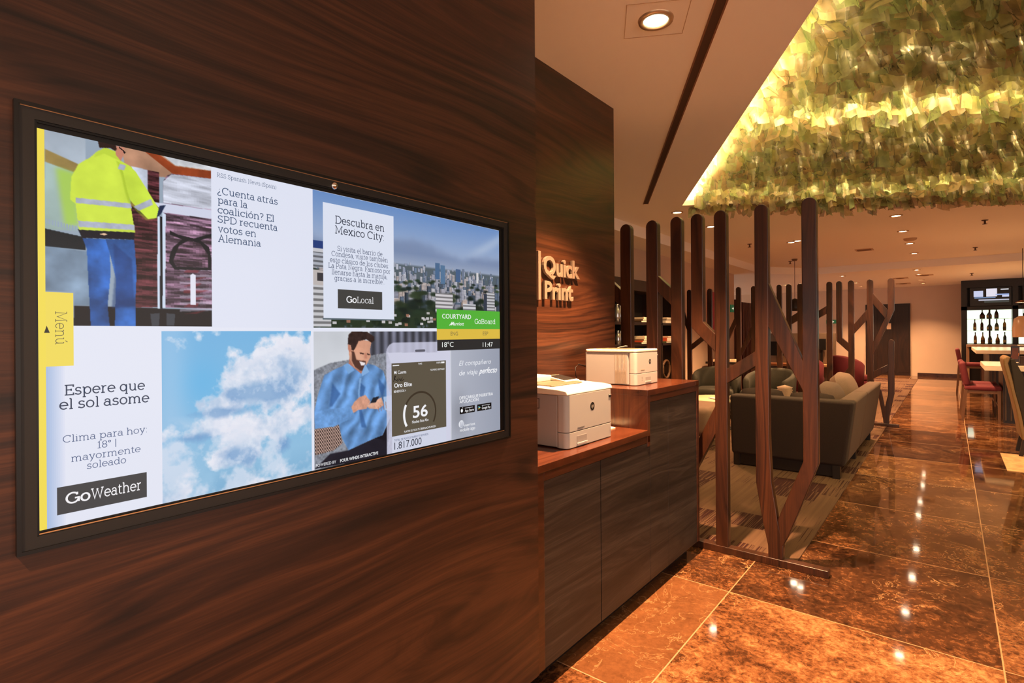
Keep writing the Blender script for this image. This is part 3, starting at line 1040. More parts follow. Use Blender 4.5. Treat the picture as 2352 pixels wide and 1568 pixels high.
def finish(mb, name, parent, cols=None, start=0, label=None):
    o = mb.build(name, parent)
    if cols is not None:
        n = len(o.data.vertices)
        a = np.zeros((n, 4)); a[:, 3] = 1
        a[start:start + len(cols)] = cols
        at = o.data.color_attributes.new('picture', 'FLOAT_COLOR', 'POINT')
        at.data.foreach_set('color', a.ravel())
    if label:
        o['label'] = label
    return o

PH={'panel':[(16,-1),(106,0),(106,68),(79,92),(16,57)],
'plank':[(16,52),(89,76),(89,105),(16,87)],
'mid':[(16,87),(82,102),(92,263),(14,270)],
'glow':[(39,96),(82,102),(89,246),(58,254)],
'rail':[(14,267),(106,280),(104,316),(14,315)],
'low':[(14,315),(115,319),(114,472),(77,472),(77,436),(13,436)],
'floor':[(77,474),(442,475),(442,531),(76,533)],
'wood':[(189,-4),(287,-3),(445,3),(445,52),(290,67),(200,54)],
'beam':[(251,-1),(291,-1),(335,24),(445,15),(445,40),(328,50)],
'strip':[(297,-3),(445,-1),(445,13),(335,21)],
'tr1':[(211,53),(290,53),(289,471),(222,474)],
'tr1top':[(215,52),(258,53),(258,143),(249,144),(227,90)],
'tr2':[(301,78),(310,60),(324,50),(445,40),(442,471),(298,471)],
'tr2top':[(301,78),(324,52),(445,40),(443,143),(300,145)],
'shelf':[(273,148),(443,144),(443,173),(300,176)],
'post':[(284,189),(291,190),(290,475),(283,475)],
'post2':[(298,176),(307,180),(304,472),(297,472)],
'handle':[(376,365),(384,359),(393,364),(393,460),(376,461)],
'hoop':[(318,229),(339,239),(388,245),(443,222),(443,232),(407,249),(434,268),(441,302),(441,344),(331,351),(315,328),(318,305),(327,281),(353,253),(318,242)],
'hoopin':[(334,303),(344,274),(374,253),(407,259),(431,294),(431,336),(335,341),(327,323)],
'whl1':[(263,492),(289,489),(286,530),(267,530)],
'whl2':[(307,489),(332,491),(329,528),(308,528)],
'legl':[(97,282),(159,278),(163,375),(155,471),(160,533),(115,533),(110,408),(107,312)],
'legr':[(151,278),(222,271),(228,365),(224,468),(225,531),(172,533),(176,392),(162,323)],
'belt':[(87,259),(224,248),(222,271),(96,282)],
'flash':[(136,266),(148,261),(156,264),(148,268)],
'torso':[(117,49),(131,31),(152,13),(177,18),(190,43),(207,112),(214,173),(225,249),(89,260),(82,189),(70,178),(73,115),(89,76)],
'arm':[(184,40),(215,53),(228,67),(260,119),(291,171),(282,196),(259,203),(235,180),(213,155),(206,130),(196,78)],
'collar':[(131,31),(152,13),(177,18),(190,43),(174,39),(149,31),(124,49)],
's1':[(82,171),(214,164),(217,178),(82,186)],
's2':[(87,235),(224,226),(224,242),(89,252)],
's3':[(221,172),(267,140),(272,157),(235,182)],
's4':[(187,52),(203,53),(198,68),(182,68)],
'glove':[(290,157),(307,152),(300,168),(294,182),(282,194)],
'hair':[(134,-3),(177,-4),(180,11),(176,17),(165,11),(138,17)],
'face':[(176,1),(200,1),(197,22),(190,43),(177,27)],
'glass':[(186,1),(203,14),(198,20),(196,13),(186,6)]}
PM={'sofa':[(809,696),(883,671),(976,661),(1068,647),(1163,639),(1189,707),(1185,1102),(807,1078)],
'curt':[(1070,542),(1460,533),(1458,647),(1163,639),(1071,649)],
'face':[(966,596),(985,573),(1080,589),(1071,625),(1075,653),(1047,695),(1028,712),(994,695),(970,658)],
'neck':[(970,654),(1008,698),(1033,707),(1025,748),(998,721),(966,682)],
'hair':[(963,598),(966,561),(985,545),(1058,548),(1095,570),(1095,586),(1080,594),(1054,580),(1015,587),(999,615),(990,626),(981,622),(978,603)],
'beard':[(981,626),(994,630),(1004,663),(1020,667),(1050,670),(1050,686),(1036,710),(1023,710),(997,693),(982,667)],
'mouth':[(1018,670),(1049,678),(1042,689),(1028,689)],
'eye':[(1020,633),(1043,638),(1042,643),(1022,639)],
'eye2':[(1056,638),(1073,643),(1068,647),(1056,643)],
'nose':[(1046,636),(1054,638),(1058,660),(1043,661)],
'cheek':[(999,630),(1020,642),(1043,661),(1019,667),(1001,660)],
'ear':[(963,600),(973,601),(980,626),(971,632),(964,618)],
'torso':[(952,682),(966,677),(1028,723),(1058,681),(1099,692),(1140,717),(1164,784),(1182,833),(1150,886),(1174,924),(1133,994),(1085,1001),(963,1029),(933,974),(918,913),(814,920),(811,856),(829,788),(856,717),(905,696)],
'slv':[(815,854),(978,851),(994,888),(990,898),(897,924),(814,921)],
'slv2':[(1140,829),(1188,825),(1188,896),(1147,886)],
'shade1':[(891,751),(928,797),(891,842),(877,844)],
'shade2':[(1018,756),(1047,779),(1026,864),(1052,951),(1026,944),(1012,854)],
'shade3':[(1113,745),(1150,787),(1134,829),(1116,788)],
'placket':[(1018,740),(1028,740),(1019,805),(1026,856),(1019,864),(1011,805)],
'collar':[(942,682),(961,675),(995,705),(966,719)],
'collar2':[(1047,682),(1068,717),(1032,733),(1028,721)],
'hand1':[(978,856),(992,836),(1018,818),(1047,812),(1073,842),(1052,870),(1012,870),(988,881)],
'hand2':[(1054,860),(1077,847),(1129,830),(1142,864),(1111,879),(1067,871)],
'fing':[(1028,824),(1047,842),(1042,846),(1023,828)],
'phone':[(1087,826),(1119,825),(1099,849),(1071,849)],
'pants':[(963,1028),(1091,1000),(1160,1021),(1158,1088),(812,1075),(880,1028)],
'inner':[(1080,949),(1134,994),(1174,928),(1164,1028),(1091,1001)],
'pillow':[(811,923),(918,916),(936,995),(894,1018),(814,1023)]}

mb = MB()
quad(mb, 0, 1920, 0, 1080, 0, WHITE_D)
panel = mb.build('display_panel', tv, label='white lit screen background')

# worker in yellow jacket
p = Pic(15.5, 442, 0, 530, 1.35)
nz = lambda cell, seed, o=4: field(p.h, p.w, cell / p.step, seed, o)
u = (p.X - 15.5) / 426; v = p.Y / 530
t1 = 0.75 + 0.5 * nz(60, 1)
streak = 0.55 + 0.9 * field(p.h, p.w, 14, 2, 3)
p.c[:] = np.array((150, 165, 182))
p.fill(PH['panel'], (172, 184, 198), 2, tex=0.85 + 0.3 * nz(90, 3))
p.fill(PH['plank'], (146, 124, 74), 2, tex=t1)
p.fill(PH['mid'], (158, 180, 176), 3, tex=0.8 + 0.35 * nz(120, 4))
p.fill(PH['glow'], (168, 206, 78), 45, 0.85)
p.fill(PH['rail'], (20, 28, 34), 1)
for i in range(16):
    x = 17 + i * 6.3
    p.fill([(x, 240 + i * 1.1), (x + 3.6, 240 + i * 1.1), (x + 3.6, 254 + i * 1.1), (x, 254 + i * 1.1)], (150, 166, 186), 0, 0.9)
p.fill(PH['low'], (118, 138, 160), 3, tex=0.7 + 0.6 * nz(70, 5))
p.fill(PH['floor'], (22, 20, 24), 2)
p.fill(PH['wood'], (176, 132, 106), 2, tex=0.8 + 0.4 * nz(50, 6))
p.fill(PH['beam'], (150, 66, 34), 1, tex=0.8 + 0.4 * nz(40, 7))
p.fill(PH['strip'], (206, 208, 214), 1, tex=0.8 + 0.4 * nz(30, 8))
st1 = np.clip(0.25 + 1.9 * (np.repeat(field(p.h, p.w // 7 + 1, 5, 9, 3), 7, 1)[:, :p.w] - 0.25), 0.35, 1.8)
p.fill(PH['tr1'], (104, 52, 60), 1, tex=st1)
p.fill(PH['tr1top'], (196, 204, 222), 2, tex=0.8 + 0.4 * nz(30, 10))
p.fill(PH['tr2'], (152, 116, 142), 1, tex=st1[:, ::-1])
for k in range(9):
    yy = 300 + k * 22
    p.fill([(345, yy), (442, yy - 8), (442, yy + 2), (345, yy + 7)], (196, 186, 206), 2, 0.5)
    p.fill([(352 + (k * 37) % 60, yy + 4), (400 + (k * 23) % 40, yy), (398, yy + 12), (356, yy + 14)], (128, 40, 48), 3, 0.6)
p.fill(PH['tr2top'], (206, 210, 226), 1, tex=0.7 + 0.5 * np.repeat(field(p.h, p.w // 6 + 1, 7, 11, 3), 6, 1)[:, :p.w])
p.fill(PH['shelf'], (206, 210, 230), 1)
p.fill(PH['hoop'], (22, 24, 30), 1)
p.fill(PH['hoopin'], (150, 110, 136), 1, tex=st1[::-1])
p.fill(PH['post'], (206, 220, 240), 1)
p.fill([(q[0] + 7, q[1]) for q in PH['post']], (16, 20, 26), 1)
p.fill(PH['post2'], (206, 220, 240), 1)
p.fill(PH['handle'], (226, 226, 240), 1)
p.fill(PH['whl1'], (60, 64, 72), 1)
p.fill(PH['whl2'], (60, 64, 72), 1)
jean = 0.55 + 0.9 * nz(46, 12)
p.fill(PH['legl'], (44, 92, 166), 1, tex=jean)
p.fill(PH['legr'], (48, 98, 174), 1, tex=jean[:, ::-1])
p.fill([(a + 10, b + 8) for a, b in PH['legl']][1:4] + [(222, 470), (216, 330)], (22, 50, 104), 6, 0.5)
p.fill(PH['belt'], (16, 18, 30), 1)
p.fill(PH['flash'], (236, 196, 160), 1)
jk = 0.92 + 0.14 * nz(50, 13, 5)
p.fill(PH['torso'], (206, 228, 76), 1, tex=jk)
p.fill([(a - 6, b + 4) for a, b in PH['arm']], (150, 178, 40), 4, 0.5)
p.fill(PH['arm'], (202, 228, 72), 1, tex=0.90 + 0.18 * nz(50, 14))
p.fill(PH['collar'], (188, 212, 66), 2, 0.9)
for k in ('s1', 's2', 's3', 's4'):
    p.fill(PH[k], (170, 176, 194), 1, tex=0.85 + 0.3 * nz(24, 15))
p.fill(PH['glove'], (28, 44, 76), 1)
p.fill(PH['face'], (196, 130, 108), 1)
p.fill(PH['hair'], (48, 32, 28), 1)
p.fill(PH['glass'], (26, 22, 24), 0)
mb = MB(); cols = p.build(mb, 1)
finish(mb, 'worker_photo', panel, cols, label='photo of a worker in a yellow jacket')

# news text
mb = MB()
quad(mb, 442, 809, 0, 533, 1, (222, 226, 242))
D = (74, 92, 122)
stext(mb, 'RSS Spanish News (Spain)', 459, 666, 29.5, 13.5, D, 6.5)
for s, x0, x1, y in (('\u00bfCuenta atr\u00e1s', 460.3, 671.4, 85.3), ('para la', 461.7, 561.6, 117.4), ('coalici\u00f3n? El', 460.3, 657.4, 149.6), ('SPD recuenta', 460.3, 670, 180.7), ('votos en', 461.7, 591.2, 213.2), ('Alemania', 461.7, 608.1, 245.4)):
    stext(mb, s, x0, x1, y, 22.4, D, 8.2)
mb.build('news_panel', panel)

# city
p = Pic(811, 1920, 1, 532, 2.0)
x = (p.X - 811) / 1109; y = p.Y / 532
nz = lambda cell, seed, o=4: field(p.h, p.w, cell / p.step, seed, o)
sky = np.clip(y / 0.42, 0, 1)[..., None]
p.c = np.array((104, 140, 194)) * (1 - sky) + np.array((164, 178, 204)) * sky
ridge = 0.30 + 0.03 * np.sin(x * 9) + 0.035 * (nz(200, 21) - 0.5) * 4
p.mixin(1 / (1 + np.exp(-(y - ridge) * 60)), (120, 138, 172))
p.mixin(np.clip((y - 0.36) / 0.12, 0, 1) * 0.8, (166, 176, 196))
p.mixin(np.exp(-((x - 0.95 + (y - 0.15) * 0.9) / 0.05) ** 2) * np.clip((0.33 - y) / 0.1, 0, 1) * 0.35, (206, 214, 226))
r = np.random.default_rng(33)
p.mixin(np.clip((y - 0.455) / 0.02, 0, 1), (84, 96, 104))
for k in range(900):
    d = r.random() ** 0.75
    yb = 0.455 + 0.42 * d
    bw = (0.006 + 0.026 * d) * r.uniform(0.6, 1.5)
    bh = (0.02 + 0.11 * d) * r.uniform(0.4, 1.35)
    xc = r.random() * 1.05
    far = 1 - d
    base = np.array([(214, 208, 212), (184, 180, 190), (150, 150, 164), (206, 186, 176), (98, 112, 132), (70, 82, 96)][r.integers(6)], float)
    base = base * (1 - 0.45 * far) + np.array((132, 150, 180)) * 0.45 * far
    x0, x1, ya, yb2 = xc - bw / 2, xc + bw / 2, yb - bh, yb
    px = lambda a: 811 + a * 1109
    sl = (slice(max(0, int(ya * 532 / 2)), max(1, int(yb2 * 532 / 2))), slice(max(0, int(x0 * 1109 / 2)), max(1, int(x1 * 1109 / 2))))
    if p.c[sl].size == 0:
        continue
    hh, ww = p.c[sl].shape[:2]
    b = np.tile(base, (hh, ww, 1))
    b[:, : max(1, ww // 4)] *= 0.72
    if d > 0.25:
        b[2::3] *= 0.62
    p.c[sl] = b
for k in range(420):
    d = r.random()
    xc, yc = r.random(), 0.56 + 0.40 * d
    rr = 0.012 + 0.03 * d
    m = np.exp(-(((x - xc) / rr) ** 2 + ((y - yc) / (rr * 0.9)) ** 2) ** 2)
    if yc < 0.80 and r.random() < 0.6:
        continue
    p.mixin(m * 0.95, np.array([(34, 50, 36), (48, 62, 42), (24, 36, 32)][r.integers(3)]) * r.uniform(0.8, 1.2))
tree = nz(26, 22)
p.mixin(np.clip((y - 0.86) / 0.05, 0, 1) * np.clip((tree - 0.35) / 0.1, 0, 1), (40, 54, 38))
for k in range(60):
    xc, yc = r.random(), 0.86 + 0.12 * r.random()
    p.mixin(((abs(x - xc) < 0.008) & (abs(y - yc) < 0.010)) * 0.9, [(196, 190, 190), (160, 112, 92), (210, 206, 210)][r.integers(3)])
def tower(x0, x1, y0, y1, rgb, gap=5, win=True):
    m = (x >= x0) & (x < x1) & (y >= y0) & (y < y1)
    p.mixin(m * 1.0, rgb)
    if win:
        rows = (np.floor(y * 532 / gap).astype(int) % 2 == 0)
        p.mixin(m * rows * 0.75, np.array(rgb) * 0.45)
tower(0.575, 0.602, 0.415, 0.56, (74, 104, 140), 9, False)
tower(0.606, 0.632, 0.43, 0.60, (84, 116, 150), 9, False)
tower(0.70, 0.73, 0.45, 0.57, (70, 96, 134), 9, False)
tower(0.74, 0.755, 0.44, 0.54, (108, 120, 142), 9, False)
tower(0.835, 0.850, 0.46, 0.56, (206, 204, 206), 9, False)
tower(0.575, 0.68, 0.68, 0.86, (204, 200, 204), 9)
tower(0.745, 0.83, 0.77, 0.88, (206, 206, 212), 9)
tower(0.905, 0.965, 0.64, 0.93, (196, 196, 200), 8)
tower(0.885, 0.908, 0.66, 0.90, (52, 60, 74), 9, False)
tower(0.0, 0.075, 0.365, 0.42, (34, 60, 120), 30, False)
tower(0.0, 0.07, 0.42, 0.45, (196, 196, 202), 30, False)
tower(0.0, 0.07, 0.45, 0.56, (168, 172, 184), 9)
tower(0.0, 0.07, 0.58, 0.69, (186, 178, 176), 30, False)
tower(0.015, 0.05, 0.60, 0.66, (58, 56, 60), 30, False)
tower(0.0, 0.07, 0.69, 0.99, (196, 196, 200), 11)
mb = MB(); cols = p.build(mb, 1)
finish(mb, 'city_photo', panel, cols, label='photo of a city skyline')
mb = MB()
quad(mb, 854, 1200.7, 41, 494, 2, (218, 224, 240))
quad(mb, 850, 1204, 494, 500, 2, (90, 104, 112))
K = (40, 48, 66)
stext(mb, 'Descubra en', 906.5, 1150, 115.3, 29, K, 8.0, 4)
stext(mb, 'Mexico City:', 905, 1150, 155.2, 29, K, 8.0, 4)
D2 = (82, 92, 118)
for s, x0, x1, yy in (('Si visita el barrio de', 916.4, 1138.8, 223.7), ('Condesa, visite tambi\u00e9n', 889.6, 1166.9, 246.8), ('este cl\u00e1sico de los clubes:', 882.6, 1174, 271.9), ('La Pata Negra. Famoso por', 875.5, 1181, 295), ('llenarse hasta la manija,', 889.6, 1164.1, 319.5), ('gracias a la incre\u00edble...', 902.3, 1152.8, 343.2)):
    stext(mb, s, x0, x1, yy, 19, D2, 7.4, 4)
quad(mb, 917.8, 1136, 377.5, 454, 3, (66, 66, 64))
stext(mb, 'Go', 957, 1007, 428.5, 24, (240, 240, 244), 11, 4)
stext(mb, 'Local', 1007, 1091, 428.5, 24, (236, 236, 240), 6.5, 4)
mb.build('local_card', panel)

# status panel
def status():
    mb = MB()
    quad(mb, 1454, 1920, 440, 535, 5, (84, 176, 58))
    quad(mb, 1454, 1920, 535, 587, 5, (220, 186, 70))
    quad(mb, 1456, 1920, 587, 640, 5, (44, 44, 44))
    W = (240, 244, 240)
    stext(mb, 'COURTYARD', 1489.3, 1692, 484.4, 22.3, W, 8.5, 6) if all(c in SLAB for c in 'COURTYARD') else ftext(mb, 'COURTYARD', 1489.3, 1692, 484.4, 22.3, W, 0.01, 6)
    ftext(mb, 'Marriott', 1548, 1640, 517.3, 17, W, 0.012, 6, 0.25)
    polyq(mb, [(1535, 518), (1556, 500), (1560, 502), (1541, 518)], 6, W)
    stext(mb, 'Go', 1718.7, 1768, 507.5, 24, W, 9, 6)
    stext(mb, 'Board', 1768, 1884, 507.5, 24, W, 7, 6)
    T = (120, 108, 70)
    ftext(mb, 'ENG', 1545.6, 1596.2, 567.6, 19, T, 0, 6)
    ftext(mb, 'ESP', 1782, 1823, 567.6, 19, T, 0, 6)
    ftext(mb, '18\u00b0C', 1487.9, 1565, 623, 24, W, 0, 6)
    ftext(mb, '11:47', 1780.6, 1859.5, 628.4, 24, W, 0, 6)
    mb.build('status_panel', panel, label='green, yellow and dark status panel')

# clouds
p = Pic(293, 800, 545, 1080, 1.6)
x = (p.X - 293) / 507; y = (p.Y - 545) / 535
nz = lambda cell, seed, o=6: field(p.h, p.w, cell / p.step, seed, o, 0.55)
f = y[..., None]
p.c = np.array((112, 176, 222)) * (1 - f) + np.array((150, 192, 222)) * f
dx = np.exp(-((x - 0.22) ** 2 + (y - 0.32) ** 2) / 0.03)
p.mixin(dx * 0.7, (96, 178, 228))
p.mixin(np.exp(-((x - 0.05) ** 2) / 0.01) * 0.35, (184, 208, 236))
n1, n2 = nz(150, 41), nz(54, 42)
def blob(cx, cy, rx, ry, k=1.0):
    return k * np.exp(-(((x - cx) / rx) ** 2 + ((y - cy) / ry) ** 2))
dens = (blob(0.68, 0.17, 0.34, 0.17) + blob(0.52, 0.33, 0.2, 0.1) + blob(0.78, 0.38, 0.22, 0.14) + blob(0.33, 0.46, 0.2, 0.07, 0.9) + blob(0.14, 0.42, 0.09, 0.035, 0.7)
        + blob(0.2, 0.6, 0.26, 0.075) + blob(0.5, 0.72, 0.2, 0.14, 0.9) + blob(0.3, 0.82, 0.3, 0.08, 0.8) + blob(0.8, 0.62, 0.4, 0.10, 0.6) + blob(0.5, 0.98, 0.9, 0.09, 0.6) + blob(0.98, 0.15, 0.1, 0.1, 0.5))
cl = np.clip((dens + (n1 - 0.5) * 1.5 + (n2 - 0.5) * 1.3 - 0.50) / 0.30, 0, 1)
p.mixin(cl, (226, 228, 240))
dark = blob(0.76, 0.40, 0.16, 0.10, 1.1) + blob(0.5, 0.40, 0.2, 0.05) + blob(0.36, 0.51, 0.18, 0.035) + blob(0.22, 0.64, 0.17, 0.04, 1.1) + blob(0.5, 0.80, 0.15, 0.085, 1.0) + blob(0.78, 0.76, 0.06, 0.05, 0.9) + blob(0.85, 0.24, 0.12, 0.1, 0.5)
dk = np.clip((dark + (n2 - 0.5) * 1.3 - 0.30) / 0.6, 0, 1)
p.mixin(dk * 0.85, (112, 154, 202))
p.mixin(np.clip((y - 0.80) / 0.2, 0, 1) * np.clip((nz(90, 44) - 0.42) / 0.2, 0, 1) * 0.75, (116, 168, 206))
sh1, sh2 = nz(110, 45), nz(40, 46)
p.mixin(np.clip((sh1 * 0.7 + sh2 * 0.3 - 0.42) / 0.2, 0, 1) * np.clip((y - 0.08) / 0.2, 0, 1) * cl * 0.6, (150, 182, 216))
low = np.clip((nz(150, 47) * 0.6 + nz(40, 48) * 0.4 - 0.47) / 0.12, 0, 1) * np.clip((y - 0.5) / 0.15, 0, 1)
p.mixin(low * 0.75, (214, 222, 238))
edge = np.clip((nz(26, 49) - 0.5) / 0.2, 0, 1) * cl
p.mixin(edge * 0.35, (238, 240, 248))
mb = MB(); cols = p.build(mb, 1)
finish(mb, 'cloud_photo', panel, cols, label='photo of clouds in a blue sky')

# weather text and menu
mb = MB()
for i in range(10):
    quad(mb, 15.5 + i * 4, 19.5 + i * 4, 641, 1080, 1, tuple(int(a + (b - a) * i / 10) for a, b in zip((168, 188, 224), WHITE_D)))
K = (56, 66, 88)
stext(mb, 'Espere que', 53.5, 247.7, 721.4, 26.6, K, 8.4, 3)
stext(mb, 'el sol asome', 42.2, 259, 760, 26.6, K, 8.4, 3)
D3 = (92, 106, 140)
stext(mb, 'Clima para hoy:', 49.3, 253.4, 852, 18.5, D3, 6.8, 3)
stext(mb, '18\u00b0 |', 126.7, 176, 880, 18.5, D3, 6.8, 3)
stext(mb, 'mayormente', 67.6, 235.1, 908, 18.5, D3, 6.8, 3)
stext(mb, 'soleado', 102.8, 198.5, 934.5, 18.5, D3, 6.8, 3)
quad(mb, 37, 250.6, 973, 1048.5, 2, (68, 68, 70))
stext(mb, 'Go', 54.9, 112, 1022, 28, (242, 240, 244), 11, 3)
stext(mb, 'Weather', 112, 236.5, 1022, 28, (238, 236, 240), 8, 3)
mb.build('weather_panel', panel)
mb = MB()
Yl = (240, 218, 84)
quad(mb, 0, 15.5, 0, 1080, 2, Yl)
quad(mb, 15.5, 75.5, 438.5, 641, 2, (238, 216, 90))
stext(mb, 'Men\u00fa', 489.3, 583, 36.6, 24, (96, 88, 70), 4.5, 3, rot=True)
polyq(mb, [(17.5, 529.9), (24, 549.4), (12, 549.4)], 3, (50, 46, 40))
mb.build('menu_tab', panel, label='yellow menu strip with tab')

# man with phone and the app advert
p = Pic(811, 1920, 547, 1080, 2.0)
nz = lambda cell, seed, o=4: field(p.h, p.w, cell / p.step, seed, o)
p.c[:] = np.array((214, 218, 226)) 
p.c *= (1.04 - 0.16 * nz(200, 50))[..., None]
p.fill(PM['sofa'], (128, 132, 142), 2, tex=0.75 + 0.5 * nz(8, 51, 2))
cu = 0.55 + 0.55 * (0.5 + 0.5 * np.sin(p.X / 7.0)) * (0.6 + 0.8 * field(p.h, p.w, 40, 52, 2))
p.fill(PM['curt'], (104, 106, 122), 1, tex=cu)
p.fill(PM['pillow'], (126, 104, 96), 1, tex=(0.55 + 0.9 * (((p.X // 5).astype(int) + (p.Y // 7).astype(int)) % 2)))
p.fill(PM['neck'], (176, 116, 98), 1)
p.fill(PM['inner'], (20, 20, 28), 1)
p.fill(PM['pants'], (30, 29, 40), 2, tex=0.8 + 0.4 * nz(60, 53))
sh = 0.62 + 0.45 * nz(46, 54, 5) + 0.32 * (0.5 + 0.5 * np.sin(p.X / 11.0 + p.Y / 19.0 + 5 * nz(60, 60, 2)))
p.fill(PM['torso'], (98, 142, 196), 1, tex=sh)
for k in ('shade1', 'shade2', 'shade3'):
    p.fill(PM[k], (46, 84, 140), 5, 0.7)
p.fill(PM['slv'], (104, 150, 206), 2, tex=0.75 + 0.5 * nz(26, 55))
p.fill(PM['slv2'], (164, 190, 222), 1)
p.fill(PM['placket'], (134, 174, 220), 2, 0.8)
p.fill(PM['face'], (206, 150, 124), 1, tex=0.88 + 0.25 * nz(40, 56))
p.fill(PM['cheek'], (226, 172, 144), 5, 0.6)
p.fill(PM['ear'], (190, 126, 104), 1)
p.fill(PM['beard'], (84, 54, 46), 2)
p.fill(PM['mouth'], (238, 226, 226), 1)
p.fill(PM['eye'], (60, 38, 34), 1)
p.fill(PM['eye2'], (60, 38, 34), 1)
p.fill(PM['nose'], (186, 122, 100), 2, 0.7)
p.fill(PM['hair'], (54, 38, 36), 1, tex=0.7 + 0.6 * nz(14, 57))
p.fill(PM['collar'], (120, 164, 214), 1)
p.fill(PM['collar2'], (130, 172, 220), 1)
p.fill(PM['hand1'], (208, 152, 128), 1, tex=0.85 + 0.3 * nz(14, 58))
p.fill(PM['hand2'], (216, 164, 140), 1, tex=0.85 + 0.3 * nz(14, 59))
for k in range(4):
    xx = 1110 + k * 13
    p.fill([(xx, 868 - k * 6), (xx + 4, 868 - k * 6), (xx + 8, 892 - k * 4), (xx + 4, 892 - k * 4)], (156, 100, 82), 1, 0.6)
p.fill(PM['phone'], (32, 36, 46), 1)
# right-hand advert panel
adv = np.clip((p.X - 1545) / 8, 0, 1)
f = np.clip((p.X - 1545) / 375, 0, 1)[..., None]
g2 = np.array((176, 180, 194)) * (1 - f) + np.array((150, 156, 172)) * f
g2 = g2 * (1 - 0.16 * np.exp(-((p.X - 1600) / 60) ** 2 - ((p.Y - 960) / 110) ** 2))[..., None]
p.c = p.c * (1 - adv[..., None]) + g2 * adv[..., None]
ph = [(x_, y_) for x_, y_ in rounded_rect(1156, 1545, 596, 1140, 46, 8)]
p.fill(ph, (206, 206, 228), 1, 0.80)
mb = MB(); cols = p.build(mb, 1)
n0 = 0
BR = (92, 84, 70)
quad(mb, 1184, 1514, 687, 1008, 2, BR)
quad(mb, 1186, 1513, 1008, 1080, 2, (206, 210, 228))
polyq(mb, rounded_rect(1320, 1381, 630, 641, 5, 4), 2, (92, 92, 104))
W = (240, 240, 244)
ftext(mb, 'Mi Cuenta', 1198, 1267, 734.6, 14, W, 0.004)
ftext(mb, 'Oro Elite', 1198, 1299, 794, 18.4, W, 0.016)
ftext(mb, 'BENEFICIOS >', 1196.5, 1264, 816.5, 9.8, W, 0.008)
ftext(mb, 'NUMERO 00794603', 1413, 1503, 732, 8.4, W, 0.0)
ftext(mb, '9:41', 1338.7, 1359.8, 700, 9, W, 0.008)
ftext(mb, '100%', 1452, 1480, 700, 8, W)
quad(mb, 1482, 1504, 692, 700, 3, W)
quad(mb, 1190, 1226, 695, 699, 3, W)
v, f = ribbon([(1194, -768), (1206, -744), (1200, -742), (1198, -756), (1212, -764), (1222, -752), (1216, -768), (1230, -756), (1234, -766), (1244, -752), (1240, -768), (1254, -760)], 3)
mb.add([scr(a, -b, 3) for a, b in v], f, disp((24, 22, 22)))
arcq(mb, 1348, 922, 96, 9, -32, 212, 3, (62, 52, 40), 40)
arcq(mb, 1348, 922, 96, 12, 152, 212, 4, W, 16)
ftext(mb, '56', 1303.5, 1393.5, 940, 53, W, 0.018)
ftext(mb, 'Noches Este A\u00f1o', 1299, 1398, 964.7, 12.6, W, 0.008)
ftext(mb, 'PLATIN ELITE DE 75 \u00dcBERNACHTUNGEN', 1253, 1444, 1000.3, 9, W, 0.006)
ftext(mb, 'TOTAL DE PUNTOS MARRIOTT REWARDS', 1196.5, 1396.4, 1031, 9, (50, 70, 110), 0.0)
ftext(mb, '1.817.000', 1196.5, 1354, 1066.5, 31, (44, 48, 62), 0.0)
ftext(mb, 'El compa\u00f1ero', 1604.7, 1846.8, 718.6, 25, (236, 238, 244), -0.004, 3, 0.22)
ftext(mb, 'de viaje', 1604.7, 1739.8, 767, 25, (236, 238, 244), -0.004, 3, 0.22)
ftext(mb, 'perfecto', 1749, 1896, 767, 30, (246, 246, 250), 0.012, 3, 0.45)
ftext(mb, 'DESCARGUE NUESTRA', 1606, 1861, 887, 15.4, W, 0.01)
ftext(mb, 'APLICACI\u00d3N', 1606, 1745.5, 906, 15.4, W, 0.01)
for x0, x1, s in ((1607.5, 1718, 'App Store'), (1735.6, 1848.2, 'Google Play')):
    quad(mb, x0, x1, 925, 960, 2, (14, 14, 16))
    ftext(mb, s, x0 + 36, x1 - 8, 953, 13, W, 0.006)
    quad(mb, x0 + 36, x1 - 14, 932, 935, 3, (190, 190, 196))
arc_pts = A(1622, -944, 8, 9, 0, 360, 14)
polyq(mb, [(a, -b) for a, b in arc_pts], 3, W)
polyq(mb, [(1624, 932), (1629, 927), (1630, 931)], 3, W)
polyq(mb, [(1746, 933), (1761, 942.5), (1746, 943)], 3, (110, 200, 220))
polyq(mb, [(1746, 943), (1761, 942.5), (1746, 952)], 3, (226, 196, 90))
arc_pts = A(1618, -1010, 19, 19, 0, 360, 20)
polyq(mb, [(a, -b) for a, b in arc_pts], 3, (226, 228, 236))
for k in range(3):
    polyq(mb, [(1606 + k * 9, 1026), (1611 + k * 9, 996), (1614 + k * 9, 996), (1612 + k * 9, 1026)], 4, (160, 164, 180))
ftext(mb, 'marriott', 1640, 1718.7, 1026, 14, W, 0.006)
ftext(mb, 'mobile app', 1607.5, 1718.7, 1048, 16, W, 0.004)
ftext(mb, 'POWERED BY', 816.4, 905, 1069.5, 11.5, (222, 222, 228), 0.004)
ftext(mb, 'FOUR WINDS INTERACTIVE', 923.4, 1109, 1070.5, 12.5, W, 0.014)
finish(mb, 'app_advert', panel, cols, label='advert of a smiling man and a phone app')
status()

